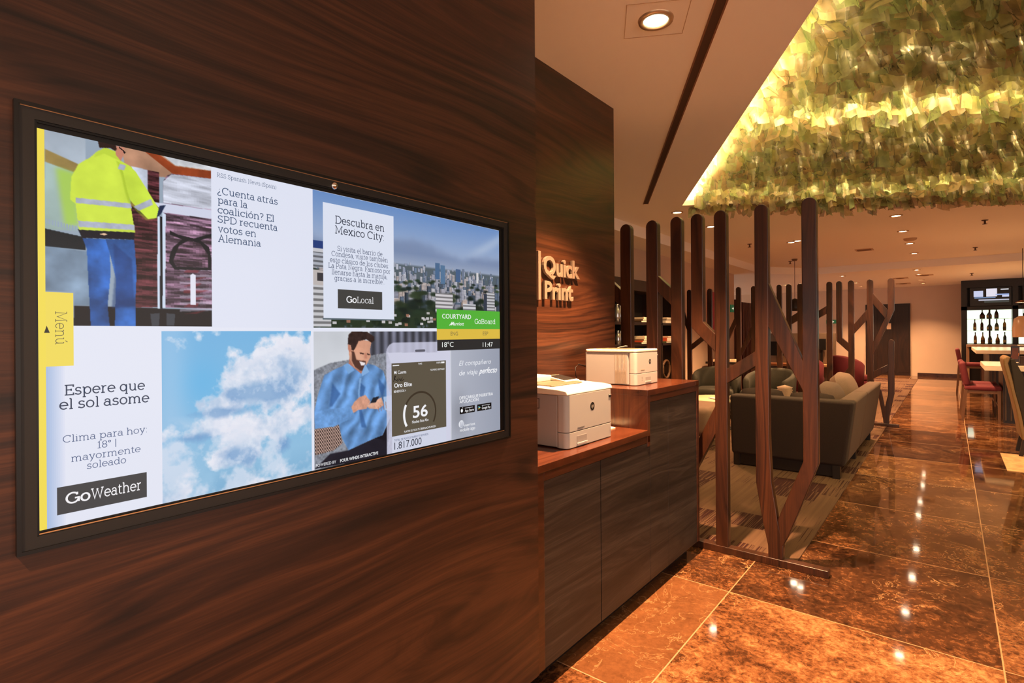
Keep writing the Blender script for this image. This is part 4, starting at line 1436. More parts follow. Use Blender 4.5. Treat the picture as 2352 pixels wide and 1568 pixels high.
# ---------------------------------------------------------------- print counter
ct = thing('print_counter', 'stepped walnut counter with grey-brown doors carrying the two printers', 'counter', (-1.72, 2.85, 0))
XF, CL, CU = -1.41, 1.015, 1.255
YS = 3.02
MB().box(-2.05, XF, 1.86, YS, CL - 0.035, CL, TOPWOOD).build('lower_worktop', ct, bevel=0.002)
MB().box(-2.05, XF, YS, 3.80, CU - 0.035, CU, TOPWOOD).box(-2.0, XF, 3.80, 3.87, CU - 0.035, CU, TOPWOOD).build('upper_worktop', ct, bevel=0.002)
MB().box(-2.05, XF - 0.001, YS, YS + 0.035, CL - 0.1, CU - 0.035, TOPWOOD).build('step_riser', ct, bevel=0.001)
mb = MB()
mb.box(-1.44, XF - 0.001, 1.90, 1.955, 0.1, CL - 0.035, EDGEWOOD)
mb.box(-1.44, XF - 0.001, 1.955, YS, CL - 0.075, CL - 0.035, EDGEWOOD)
mb.box(-1.44, XF - 0.001, YS + 0.035, 3.83, CU - 0.075, CU - 0.035, EDGEWOOD)
mb.box(-1.44, XF - 0.001, YS, YS + 0.035, CL - 0.075, CL - 0.035, EDGEWOOD)
mb.box(-1.44, XF - 0.001, 3.83, 3.87, 0.1, CU - 0.035, EDGEWOOD)
mb.build('front_frame', ct, bevel=0.0015)
mb = MB().box(-2.0, -1.445, 1.9, 3.84, 0.1, 0.13, DARKWOOD).box(-2.0, -1.44, 3.84, 3.868, 0.1, CU - 0.035, EDGEWOOD).box(-2.0, -1.44, 1.9, 1.93, 0.1, CL - 0.035, DARKWOOD)
mb.box(-1.9, -1.8, 1.93, 3.84, 0.13, CL - 0.05, DARKWOOD)
mb.build('carcass', ct)
MB().box(-1.98, -1.50, 1.92, 3.85, 0.0, 0.1, pbr('kick_board', (22, 14, 11), 0.5)).build('toe_kick', ct)
for y0, y1, z1 in ((1.957, 2.459, CL - 0.077), (2.466, 2.968, CL - 0.077), (2.9705, 3.053, CL - 0.077), (3.0565, 3.326, CU - 0.077), (3.3285, 3.828, CU - 0.077)):
    if y0 == 2.9705:
        continue
    if y0 == 2.466:
        y1 = 3.0535
    MB().box(-1.432, XF - 0.004, y0, y1, 0.1, z1, DOORWOOD).build('door', ct, bevel=0.0012)

# ---------------------------------------------------------------- printers
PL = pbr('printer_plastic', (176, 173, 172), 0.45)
PL2 = pbr('printer_plastic_shaded', (156, 153, 154), 0.5)  # same plastic as the fronts, side shade put into the colour
PDARK = pbr('printer_tray_grey', (98, 84, 68), 0.5)
PBLK = pbr('printer_black', (26, 25, 26), 0.35)
PGAP = pbr('printer_gap', (60, 54, 50), 0.7)

def hp_logo(parent, x, y, z, r, rz=0):
    mb = MB()
    M = Matrix.Translation((x, y, z)) @ Matrix.Rotation(PI / 2, 4, 'Y')
    mb.lathe([(0.0001, 0.0006), (r, 0.0006), (r, 0.0)], PBLK, 28, M=M, smooth=False)
    v, f = font_mesh('hp', 0.0, shear=0.3)
    lo, hi = min(p[0] for p in v), max(p[0] for p in v)
    b, t_ = min(p[1] for p in v), max(p[1] for p in v)
    k = 1.15 * r / (hi - lo)
    mb.add([(x + 0.0012, y + (p[0] - (lo + hi) / 2) * k, z + (p[1] - (b + t_) / 2) * k * 1.15) for p in v], f, pbr('logo_silver', (196, 190, 182), 0.35))
    return mb.build('emblem', parent, label='round black emblem')

def printer_large():
    y0, y1, xf, xb, zb = 2.262, 2.728, -1.487, -1.985, CL
    h = 0.30
    t = thing('large_printer', 'larger white laser printer with a tilted control panel on the lower worktop', 'printer', ((xf + xb) / 2, (y0 + y1) / 2, zb))
    mb = MB()
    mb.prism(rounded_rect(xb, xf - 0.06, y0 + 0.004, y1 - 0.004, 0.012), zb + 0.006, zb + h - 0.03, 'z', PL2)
    for a in (xb + 0.05, xf - 0.1):
        for b in (y0 + 0.05, y1 - 0.05):
            mb.cyl((a, b), 0.016, zb, zb + 0.006, PBLK, 12)
    mb.build('body', t, bevel=0.003)
    mb = MB()
    mb.prism(rounded_rect(xf - 0.075, xf, y0, y1, 0.028, 8), zb + 0.085, zb + h - 0.028, 'z', PL, True)
    mb.build('front_door', t, bevel=0.002)
    mb = MB()
    mb.prism(rounded_rect(xf - 0.075, xf, y0, y1, 0.028, 8), zb + 0.004, zb + 0.082, 'z', PL, True)
    tr = mb.build('paper_tray', t, bevel=0.002)
    MB().box(xf - 0.004, xf + 0.0012, y0 + 0.09, y0 + 0.185, zb + 0.022, zb + 0.058, pbr('handle_recess', (150, 146, 146), 0.4)).build('pull_recess', tr)
    MB().box(xf - 0.002, xf + 0.006, y0 + 0.088, y0 + 0.187, zb + 0.014, zb + 0.022, PL).build('pull_lip', tr)
    # top cover slopes up to the back
    mb = MB()
    prof = [(xf + 0.002, zb + h - 0.028), (xf - 0.006, zb + h - 0.006), (xf - 0.05, zb + h), (xf - 0.22, zb + h + 0.008), (xf - 0.24, zb + h - 0.012), (xb + 0.03, zb + h + 0.010), (xb, zb + h + 0.010), (xb, zb + h - 0.03)]
    mb.prism(prof, y0 - 0.001, y1 + 0.001, 'y', pbr('printer_plastic_lit', (236, 228, 208), 0.4))  # same plastic, lamplight from above put into the paler colour
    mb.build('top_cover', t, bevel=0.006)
    MB().prism([(xf - 0.13, zb + h + 0.006), (xf - 0.14, zb + h + 0.012), (xf - 0.40, zb + h + 0.014), (xf - 0.40, zb + h + 0.004)], y0 + 0.06, y1 - 0.10, 'y', PDARK).build('output_tray', t, bevel=0.004)
    MB().prism([(xf - 0.30, zb + h + 0.012), (xf - 0.30, zb + h + 0.045), (xf - 0.50, zb + h + 0.05), (xf - 0.50, zb + h + 0.012)], y0 + 0.04, y1 - 0.17, 'y', pbr('printer_plastic_lit', (236, 228, 208), 0.4)).build('paper_bridge', t, bevel=0.005)
    M = Matrix.Translation((xf - 0.27, y1 - 0.11, zb + h + 0.02)) @ Matrix.Rotation(0.16, 4, 'Y')
    MB().box(-0.075, 0.075, -0.07, 0.075, -0.008, 0.008, pbr('printer_plastic_lit', (236, 228, 208), 0.4), M).build('control_panel', t, bevel=0.004)
    pn = MB().box(-0.06, 0.058, -0.06, 0.06, 0.008, 0.011, PBLK, M)
    pn.build('touch_screen', t, bevel=0.001, label='dark touch screen')
    hp_logo(t, xf, y0 + 0.245, zb + 0.195, 0.022)
    mb = MB()
    mb.box(xf - 0.002, xf + 0.0008, y1 - 0.045, y1 - 0.016, zb + 0.225, zb + 0.243, PGAP).box(xf, xf + 0.003, y1 - 0.043, y1 - 0.018, zb + 0.238, zb + 0.241, PL)
    mb.box(xf - 0.002, xf + 0.0008, y0 + 0.095, y0 + 0.165, zb + 0.099, zb + 0.1005, PGAP)
    mb.box(xf - 0.002, xf + 0.0008, y0 + 0.095, y0 + 0.150, zb + 0.094, zb + 0.0953, PGAP)
    for dz in (0.055, 0.045, 0.035):
        mb.box(xf - 0.002, xf + 0.001, y1 - 0.032, y1 - 0.024, zb + dz, zb + dz + 0.004, PL2)
    mb.build('front_markings', t)
    mb = MB()
    a0, a1 = xf - 0.245, xf - 0.175
    for z0 in (0.195, 0.245):
        mb.box(a0, a1, y0 + 0.002, y0 + 0.006, zb + z0, zb + z0 + 0.003, PGAP)
    for xx in (a0, a1 - 0.003, (a0 + a1) / 2 - 0.01):
        mb.box(xx, xx + 0.003, y0 + 0.002, y0 + 0.006, zb + 0.195, zb + 0.248, PGAP)
    mb.box(a0 + 0.02, a1 - 0.02, y0 + 0.002, y0 + 0.006, zb + 0.215, zb + 0.23, PL2)
    mb.build('side_mark', t)
    MB().box(xb + 0.02, xf - 0.3, y0 - 0.012, y0 + 0.002, zb, zb + 0.02, PBLK).build('cable_clip', t)
printer_large()

def printer_small():
    y0, y1, xf, xb, zb = 3.215, 3.555, -1.578, -1.965, CU
    h = 0.235
    t = thing('small_printer', 'smaller white laser printer with side vents on the raised worktop', 'printer', ((xf + xb) / 2, (y0 + y1) / 2, zb))
    mb = MB()
    mb.prism(rounded_rect(xb, xf - 0.055, y0 + 0.003, y1 - 0.003, 0.012), zb + 0.005, zb + h - 0.02, 'z', PL2)
    for a in (xb + 0.04, xf - 0.09):
        for b in (y0 + 0.04, y1 - 0.04):
            mb.cyl((a, b), 0.014, zb, zb + 0.005, PBLK, 12)
    mb.build('body', t, bevel=0.003)
    MB().prism(rounded_rect(xf - 0.06, xf, y0, y1, 0.022, 8), zb + 0.080, zb + h - 0.02, 'z', PL, True).build('front_door', t, bevel=0.002)
    tr = MB().prism(rounded_rect(xf - 0.06, xf, y0, y1, 0.022, 8), zb + 0.003, zb + 0.0775, 'z', PL, True).build('paper_tray', t, bevel=0.002)
    MB().box(xf - 0.004, xf + 0.001, y0 + 0.135, y0 + 0.215, zb + 0.022, zb + 0.05, pbr('handle_recess', (150, 146, 146), 0.4)).build('pull_recess', tr)
    MB().box(xf - 0.002, xf + 0.005, y0 + 0.133, y0 + 0.217, zb + 0.015, zb + 0.022, PL).build('pull_lip', tr)
    mb = MB()
    mb.prism(rounded_rect(xb, xf + 0.001, y0 - 0.001, y1 + 0.001, 0.024, 8), zb + h - 0.018, zb + h, 'z', pbr('printer_plastic_lit', (236, 228, 208), 0.4), True)  # cover carries the lamplit tone in its colour
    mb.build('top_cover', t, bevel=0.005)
    MB().box(xb + 0.07, xf - 0.07, y0 + 0.04, y1 - 0.06, zb + h, zb + h + 0.003, PDARK).build('output_tray', t, bevel=0.001)
    mb = MB()
    xv0, xv1 = xf - 0.155, xf - 0.075
    for k in range(17):
        xx = xv0 + (xv1 - xv0) * k / 16
        mb.box(xx, xx + 0.0016, y0 + 0.001, y0 + 0.005, zb + 0.012, zb + (0.10 if k % 2 else 0.205), pbr('vent_shadow', (150, 132, 112), 0.7))
    mb.build('side_vent', t)
    hp_logo(t, xf, y0 + 0.205, zb + 0.152, 0.0165)
    mb = MB()
    mb.box(xf - 0.002, xf + 0.0008, y0 + 0.065, y0 + 0.120, zb + 0.098, zb + 0.102, pbr('vent_shadow', (150, 132, 112), 0.7))
    mb.box(xf - 0.002, xf + 0.001, y1 - 0.018, y1 - 0.012, zb + 0.19, zb + 0.196, PL)
    for dz in (0.05, 0.04, 0.03):
        mb.box(xf - 0.002, xf + 0.001, y0 + 0.082, y0 + 0.086, zb + dz, zb + dz + 0.004, PGAP)
    mb.build('front_markings', t)
printer_small()
PAPER = pbr('paper_white', (240, 232, 214), 0.7)
mb = MB()
Mp = Matrix.Translation((-1.80, 3.43, CU + 0.245)) @ Matrix.Rotation(-0.25, 4, 'Y') @ Matrix.Rotation(0.3, 4, 'Z')
mb.box(-0.02, 0.04, -0.025, 0.02, 0, 0.0015, PAPER, Mp)
mb.box(-0.01, 0.04, 0.022, 0.05, 0.0, 0.0015, pbr('paper_blue', (150, 165, 220), 0.6), Mp)
tag(mb.build('paper_slip', bevel=0.0), 'small curled paper slip with a blue corner on the smaller printer', 'paper')
mb = MB().box(-1.93, -1.60, 2.80, 2.97, CL, CL + 0.006, PAPER)
mb.box(-1.92, -1.61, 2.81, 2.96, CL + 0.006, CL + 0.009, pbr('paper_white', (240, 232, 214), 0.7))
tag(mb.build('paper_tray_sheets'), 'few white paper sheets lying behind the larger printer', 'paper')
mb = MB().tube([(-1.97, 3.24, CU + 0.115), (-2.0, 3.19, CU + 0.13), (-2.02, 3.18, CU + 0.11), (-2.03, 3.2, CU + 0.05), (-2.035, 3.24, CU + 0.008), (-2.03, 3.4, CU + 0.006)], 0.004, PBLK)
tag(mb.build('power_cable'), 'thin dark cable behind the smaller printer', 'cable')

# ---------------------------------------------------------------- quick print sign
SIGN = pbr('sign_letters', (112, 96, 84), 0.45)
sg = thing('wall_sign', 'raised cream lettering reading Quick Print beside a vertical bar', 'sign', (-2.05, 2.98, 1.97))
MB().box(-2.05, -2.028, 2.766, 2.794, 1.815, 2.128, SIGN).build('bar', sg, bevel=0.002)
for s, ya, yb, z, cap in (('Quick', 2.822, 3.258, 1.985, 0.118), ('Print', 2.83, 3.172, 1.828, 0.112)):
    v, f = font_mesh(s, 0.022, 0.09, 0.012, 5)
    lo, hi = min(p[0] for p in v), max(p[0] for p in v)
    ref = font_mesh('H', 0.022)[0]
    k = cap / max(p[1] for p in ref)
    kx = (yb - ya) / (hi - lo)
    d0, d1 = min(p[2] for p in v), max(p[2] for p in v)
    MB().add([(-2.05 + 0.004 + (p[2] - d0) / (d1 - d0) * 0.02, ya + (p[0] - lo) * kx, z + p[1] * k) for p in v], f, SIGN).build('word', sg)

# ---------------------------------------------------------------- branching post screens
def round_top(x0, x1, z0, z1, n=10):
    r = (x1 - x0) / 2
    c = (x0 + x1) / 2
    return [(x0, z0)] + [(x1, z0)] + [(c + r * math.cos(PI * i / n), z1 - r + r * math.sin(PI * i / n)) for i in range(n + 1)]
def screen(name, label, yf, th, posts, bents, branches, base):
    t = thing(name, label, 'room divider', ((base[0] + base[1]) / 2, yf + th / 2, 0))
    for x0, x1, z0, z1 in posts:
        MB().prism(round_top(x0, x1, z0, z1), yf, yf + th, 'y', POSTWOOD).build('post', t, bevel=0.006, seg=3)
    for pl in bents:
        MB().prism(pl, yf, yf + th, 'y', POSTWOOD).build('post', t, bevel=0.006, seg=3)
    for i, pl in enumerate(branches):
        MB().prism(pl, yf + 0.0015, yf + th - 0.0015, 'y', POSTWOOD).build('branch', t, bevel=0.004)
    MB().box(base[0], base[1], yf - 0.004, yf + th + 0.004, 0.0, base[2], POSTWOOD).build('base_rail', t, bevel=0.004)
    return t
TOPZ = 2.486
p6 = [(-1.056, 0.55), (-1.018, 0.315), (-0.981, 0.131), (-0.978, 0.01), (-0.889, 0.01), (-0.884, 0.16), (-0.919, 0.315), (-0.956, 0.573)]
c6, r6 = -1.012, 0.0445
p6 = p6 + [(-0.968, 0.9), (-0.967, 2.0)] + [(c6 + r6 * math.cos(PI * i / 10), TOPZ - r6 + r6 * math.sin(PI * i / 10)) for i in range(11)] + [(-1.057, 1.2)]
c7, r7 = -0.7175, 0.0445
p7 = [(-0.759, 0.739), (-0.919, 0.318), (-0.893, 0.13), (-0.884, 0.15), (-0.854, 0.214), (-0.781, 0.417), (-0.669, 0.735)]
p7 = p7 + [(c7 + r7 * math.cos(PI * i / 10), TOPZ - r7 + r7 * math.sin(PI * i / 10)) for i in range(11)]
c4 = -1.4615
p4 = [(-1.507, 1.64), (-1.32, 1.445), (-1.32, 1.58), (-1.416, 1.678)] + [(c4 + r6 * math.cos(PI * i / 10), TOPZ - r6 + r6 * math.sin(PI * i / 10)) for i in range(11)]
screen('post_screen', 'near divider of tall round-topped walnut posts with branches beside the print counter', 3.985, 0.062,
       [(-2.093, -1.999, 0, TOPZ), (-1.867, -1.770, 0, TOPZ), (-1.665, -1.576, 0, TOPZ), (-1.335, -1.246, 0, TOPZ), (-2.40, -2.31, 0, TOPZ)],
       [p6, p7, p4],
       [[(-1.26, 1.33), (-1.05, 1.469), (-1.05, 1.365), (-1.26, 1.223)],
        [(-1.78, 2.056), (-1.65, 1.93), (-1.65, 1.80), (-1.78, 1.93)],
        [(-2.33, 2.17), (-2.08, 1.945), (-2.08, 1.81), (-2.33, 2.03)],
        [(-0.975, 1.955), (-0.755, 1.40), (-0.755, 1.20), (-0.975, 1.652)],
        [(-1.32, 1.09), (-1.67, 0.365), (-1.67, 0.185), (-1.32, 0.885)]],
       (-2.40, -0.617, 0.05))
T2 = 2.484
yf = 10.95
c11 = -1.052
q12 = [(-0.714, 1.949), (-1.02, 1.17), (-1.02, 1.40), (-0.84, 1.822), (-0.803, 1.93)]
c12 = -0.7585
q12 = [(-0.714, 1.949)] + [(c12 + 0.0445 * math.cos(PI * i / 10), T2 - 0.0445 + 0.0445 * math.sin(PI * i / 10)) for i in range(11)] + [(-0.803, 1.93), (-0.84, 1.822), (-1.02, 1.40), (-1.02, 1.17)]
q13 = [(-0.809, 0.539), (-0.856, 0.311), (-0.88, 0.125), (-0.869, 0.01), (-0.796, 0.01), (-0.79, 0.17), (-0.72, 0.559)] + [(-0.7625 + 0.0445 * math.cos(PI * i / 10), 1.46 - 0.0445 + 0.0445 * math.sin(PI * i / 10)) for i in range(11)]
q9 = [(-1.5505, 1.433), (-1.36, 1.235), (-1.36, 1.39), (-1.4615, 1.49)] + [(-1.506 + 0.0445 * math.cos(PI * i / 10), T2 - 0.0445 + 0.0445 * math.sin(PI * i / 10)) for i in range(11)]
def P_(c, z0=0.0, z1=T2):
    return (c - 0.0445, c + 0.0445, z0, z1)
screen('post_screen', 'far divider of round-topped walnut posts with branches behind the lounge sofa', yf, 0.062,
       [P_(c) for c in (-4.183, -3.762, -3.205, -2.924, -2.471, -2.308, -2.121, -1.656, -1.328, c11)],
       [q12, q13, q9],
       [[(-1.02, 2.26), (-0.795, 1.94), (-0.83, 1.80), (-1.02, 2.08)], [(-1.295, 1.71), (-1.085, 1.99), (-1.085, 1.81), (-1.295, 1.55)],
        [(-0.99, 0.70), (-0.94, 0.494), (-0.88, 0.125), (-0.835, 0.289), (-0.856, 0.33), (-0.90, 0.60)],
        [(-1.02, 0.915), (-0.80, 1.045), (-0.80, 0.928), (-1.02, 0.79)],
        [(-2.13, 1.78), (-1.70, 2.057), (-1.70, 1.92), (-2.13, 1.64)], [(-1.66, 0.55), (-1.36, 0.99), (-1.36, 0.835), (-1.66, 0.40)],
        [(-2.31, 1.86), (-2.11, 1.99), (-2.11, 1.84), (-2.31, 1.71)], [(-3.21, 1.18), (-2.92, 1.80), (-2.92, 1.60), (-3.21, 1.03)],
        [(-4.19, 1.32), (-3.75, 1.66), (-3.75, 1.55), (-4.19, 1.20)], [(-4.40, 2.30), (-4.17, 1.74), (-4.17, 1.52), (-4.40, 2.05)],
        [(-3.77, 0.80), (-3.20, 2.05), (-3.20, 1.86), (-3.77, 0.62)]],
       (-4.45, -0.66, 0.05))

# ---------------------------------------------------------------- lounge seating
FAB = pbr('taupe_upholstery_shaded', (46, 28, 20), 0.9, noise=0.22, nscale=160)  # same cloth as the taupe, darkened for the unlit sofa back
FAB2 = pbr('taupe_upholstery', (86, 63, 52), 0.9, noise=0.2, nscale=160)
GREEN = pbr('grey_green_upholstery', (48, 44, 34), 0.9, noise=0.2, nscale=160)
RED = pbr('wine_red_upholstery', (98, 26, 36), 0.85, noise=0.15, nscale=160)
BEIGE = pbr('beige_cushion_cloth', (156, 124, 106), 0.9, noise=0.12, nscale=120)
FAB3 = pbr('light_taupe_cloth', (112, 86, 72), 0.9, noise=0.15, nscale=160)
DLEG = pbr('dark_wood_leg', (30, 18, 12), 0.45)

sf = thing('corner_sofa', 'olive corner sofa seen from behind, low back and outward leaning side', 'sofa', (-1.5, 7.8, 0))
# the back and the side wing lean outward; their outer faces meet in one soft corner
def slab(name, pts_bottom, pts_top, z0, z1, mat):
    n = len(pts_bottom)
    v = [(x, y, z0) for x, y in pts_bottom] + [(x, y, z1) for x, y in pts_top]
    f = [tuple(range(n - 1, -1, -1)), tuple(range(n, 2 * n))] + [(i, (i + 1) % n, n + (i + 1) % n, n + i) for i in range(n)]
    MB().add(v, f, mat).build(name, sf, bevel=0.035, seg=4)
slab('back', [(-2.06, 6.72), (-0.885, 6.72), (-0.885, 6.95), (-2.06, 6.95)], [(-2.06, 6.66), (-0.785, 6.66), (-0.785, 6.88), (-2.06, 6.88)], 0.14, 0.855, FAB)
slab('side_wing', [(-1.07, 6.96), (-0.885, 6.96), (-0.885, 7.92), (-1.07, 7.92)], [(-0.96, 6.89), (-0.785, 6.89), (-0.785, 7.92), (-0.96, 7.92)], 0.14, 0.855, FAB2)
slab('side_wing', [(-1.07, 7.935), (-0.885, 7.935), (-0.885, 9.55), (-1.07, 9.55)], [(-0.96, 7.935), (-0.785, 7.935), (-0.785, 9.6), (-0.96, 9.6)], 0.14, 0.855, FAB2)
mb = MB()
rbox(mb, -2.05, -1.06, 6.90, 7.75, 0.14, 0.34, FAB, 0.03)
rbox(mb, -1.9, -1.06, 7.72, 9.55, 0.14, 0.34, FAB, 0.03)
mb.build('base', sf)
for x0, x1, y0, y1 in ((-2.04, -1.55, 6.93, 7.74), (-1.54, -1.05, 6.93, 7.74), (-1.89, -1.05, 7.76, 8.65), (-1.89, -1.05, 8.66, 9.54)):
    rbox(MB(), x0, x1, y0, y1, 0.33, 0.49, FAB2, 0.05).build('seat_cushion', sf)
MB().box(-2.02, -1.0, 6.76, 6.82, 0.02, 0.14, DLEG).build('plinth', sf)
for x, y in ((-2.0, 6.78), (-0.96, 6.76), (-0.95, 9.45), (-1.85, 9.45), (-0.955, 7.95)):
    MB().box(x - 0.035, x + 0.035, y - 0.05, y + 0.05, 0.0, 0.15, DLEG).build('leg', sf)
def pillow(name, label, cat, w, h, th, mat, loc, rx, ry, rz, group=None, creases=False):
    M = Matrix.Translation(loc) @ Matrix.Rotation(rz, 4, 'Z') @ Matrix.Rotation(ry, 4, 'Y') @ Matrix.Rotation(rx, 4, 'X')
    mb = MB()
    cushion_mesh(mb, w, h, th, mat, M)
    return tag(mb.build(name), label, cat, group)
ZIG = None
def zig_mat():
    m, nt, b = new_mat('zigzag_cloth')
    g = NG(nt)
    x, y, z = g.pos()
    v = g.math('ADD', g.math('MULTIPLY', z, 20.0), g.math('PINGPONG', g.math('MULTIPLY', y, 16.0), 1.0))
    s = g.math('LESS_THAN', g.math('FRACT', v), 0.5)
    nt.links.new(g.mix(s, lin(34, 28, 24), lin(150, 126, 98)), b.inputs['Base Color'])
    b.inputs['Roughness'].default_value = 0.9
    return m
pillow('sofa_cushion', 'plump taupe back cushion on the sofa corner nearest the viewer', 'cushion', 0.86, 0.50, 0.30, FAB2, (-1.14, 7.64, 0.74), 0, -0.30, 0)
pillow('sofa_cushion', 'beige back cushion at the far end of the sofa side', 'cushion', 0.90, 0.54, 0.30, FAB3, (-1.12, 8.62, 0.78), 0, -0.30, 0)
pillow('sofa_cushion', 'olive back cushion showing over the sofa back between two posts', 'cushion', 0.52, 0.46, 0.2, FAB, (-1.78, 7.05, 0.70), 0, -0.25, PI / 2)
pillow('sofa_cushion', 'long olive cushion behind the middle of the sofa back', 'cushion', 0.50, 0.44, 0.2, FAB, (-1.24, 7.05, 0.69), 0, -0.25, PI / 2)
pillow('throw_pillow', 'dark zigzag patterned throw pillow on the corner sofa', 'pillow', 0.40, 0.40, 0.15, zig_mat(), (-1.42, 8.4, 0.70), 0.5, -0.4, 0.5)
mb = MB()
pr = [(0.0001, -0.09)] + [(0.085 + 0.012 * (i % 2), -0.08 + 0.02 * i) for i in range(20)] + [(0.0001, 0.33)]
mb.lathe(pr, BEIGE, 20, (-1.72, 7.9, 0.56))
tag(mb.build('ribbed_bolster'), 'upright ribbed beige bolster standing on the corner sofa', 'cushion')

ot = thing('ottoman', 'wide tan rounded ottoman half hidden by the print counter', 'ottoman', (-3.05, 7.75, 0))
rbox(MB(), -3.6, -2.53, 7.35, 8.15, 0.16, 0.575, pbr('tan_upholstery', (120, 90, 74), 0.85, noise=0.1, nscale=160), 0.1, 4).build('seat', ot)
for x in (-3.5, -2.63):
    for y in (7.45, 8.05):
        MB().cyl((x, y), 0.025, 0.008, 0.17, DLEG, 12).build('leg', ot)

tb = thing('coffee_table', 'round pale coffee table with magazines behind the tan ottoman', 'table', (-3.02, 9.15, 0))
MB().lathe([(0.0001, 0.475), (0.46, 0.475), (0.475, 0.485), (0.475, 0.497), (0.465, 0.505), (0.0001, 0.505)], pbr('pale_table_top', (240, 214, 170), 0.3), 40, (-3.02, 9.15, 0)).build('tabletop', tb)
MB().lathe([(0.0001, 0.008), (0.26, 0.008), (0.24, 0.03), (0.05, 0.05), (0.04, 0.44), (0.12, 0.475)], DLEG, 24, (-3.02, 9.15, 0)).build('pedestal', tb)
for i, (x, y, r, c, w) in enumerate(((-2.98, 9.05, 0.3, (206, 198, 206), 0.30), (-2.9, 9.16, -0.5, (150, 140, 150), 0.27), (-2.95, 9.0, 0.9, (230, 226, 230), 0.24))):
    M = Matrix.Translation((x, y, 0.505 + i * 0.006)) @ Matrix.Rotation(r, 4, 'Z')
    mb = MB().box(-w / 2, w / 2, -0.11, 0.11, 0, 0.006, pbr('magazine_%s' % 'abc'[i], c, 0.4), M)
    tag(mb.build('magazine'), ['lowest magazine on the round coffee table', 'grey magazine in the middle of the coffee table pile', 'white magazine on top of the coffee table pile'][i], 'magazine', 'magazines on the coffee table')

def tub_chair(label, loc, rz, mat, w=0.76, bh=0.93, ah=0.72, sh=0.52, name='tub_chair'):
    t = thing(name, label, 'armchair', loc, rz, 'tub armchairs in the lounge')
    mb = MB()
    v, f = [], []
    n = 28
    R, T = w / 2, 0.10
    for i in range(n + 1):
        a = math.radians(-120 + 240 * i / n)
        k = max(0.0, math.cos(a * 0.72)) ** 0.8
        top = ah + (bh - ah) * k
        for (r, z) in ((R - T, 0.2), (R - T, top - 0.05), (R - T * 0.75, top - 0.012), (R - T / 2, top), (R - T * 0.22, top - 0.012), (R, top - 0.05), (R * 0.92, 0.2)):
            v.append((r * math.sin(a), r * math.cos(a) * 0.98, z))
    m = 7
    for i in range(n):
        for k in range(m):
            l = (k + 1) % m
            f.append((i * m + k, i * m + l, (i + 1) * m + l, (i + 1) * m + k))
    f.append(tuple(range(m)))
    f.append(tuple(n * m + k for k in range(m - 1, -1, -1)))
    mb.add(v, f, mat, True)
    mb.build('shell', t, local=True)
    mb = MB()
    rbox(mb, -R + T, R - T, -R * 0.95, R - T - 0.02, 0.2, 0.40, mat, 0.03)
    mb.build('base', t, local=True)
    mb = MB()
    rbox(mb, -R + T, R - T, -R * 0.98, R - T - 0.02, 0.40, sh + 0.03, mat, 0.05)
    mb.build('seat_cushion', t, local=True)
    for x in (-1, 1):
        for y in (-1, 1):
            MB().cyl((x * R * 0.6, y * R * 0.6), 0.02, 0.0, 0.2, DLEG, 10, r2=0.024).build('leg', t, local=True)
    return t
ch = tub_chair('grey-green tub armchair behind the round coffee table', (-3.46, 10.42, 0.008), 0.15, GREEN, 0.88)
dup(ch, (-2.52, 10.42, 0.008), -0.25, 'grey-green tub armchair behind the sofa back, right of its twin', 'tub armchairs in the lounge')
rc = tub_chair('wine red tub armchair behind the far post divider', (-1.92, 15.3, 0.008), 2.4, RED, 0.72, 1.02, 0.80)
dup(rc, (-2.62, 14.2, 0.008), 2.9, 'second wine red armchair, left of the other red one and closer', 'tub armchairs in the lounge')

# tall shared table with light papers behind the far divider
ht = thing('shared_table', 'long dark high table behind the far post divider with papers on it', 'table', (-4.05, 13.2, 0))
MB().box(-4.5, -3.3, 12.8, 13.7, 0.86, 0.91, pbr('dark_table_top', (30, 20, 16), 0.35)).build('tabletop', ht, bevel=0.004)
for x in (-4.4, -3.4):
    for y in (12.9, 13.6):
        MB().box(x - 0.03, x + 0.03, y - 0.03, y + 0.03, 0.008, 0.86, DLEG).build('leg', ht)
for i, (x, y, r) in enumerate(((-4.25, 12.95, 0.2), (-3.95, 13.05, -0.1), (-3.58, 13.1, 0.35))):
    mb = MB()
    M = Matrix.Translation((x, y, 0.91)) @ Matrix.Rotation(r, 4, 'Z')
    mb.prism([(-0.17, 0.0), (-0.17, 0.012), (-0.10, 0.055), (-0.02, 0.06), (0, 0.03), (0.02, 0.06), (0.10, 0.055), (0.17, 0.012), (0.17, 0)], -0.12, 0.12, 'y', pbr('book_pages', (240, 216, 178), 0.6), M=M)
    tag(mb.build('open_book'), ['open book on the left end of the dark high table', 'open book in the middle of the dark high table', 'open book on the right end of the dark high table'][i], 'book', 'open books on the shared table')
lt = thing('side_table', 'low wooden table coloured orange for lamplight, behind the second grey-green armchair', 'table', (-3.7, 16.2, 0))
MB().box(-4.1, -3.3, 15.9, 16.5, 0.70, 0.74, pbr('orange_lit_wood', (206, 132, 76), 0.4)).build('tabletop', lt, bevel=0.004)  # orange lamplight is put into the wood colour
for x in (-4.0, -3.4):
    MB().box(x - 0.03, x + 0.03, 16.1, 16.3, 0.008, 0.70, DLEG).build('leg', lt)

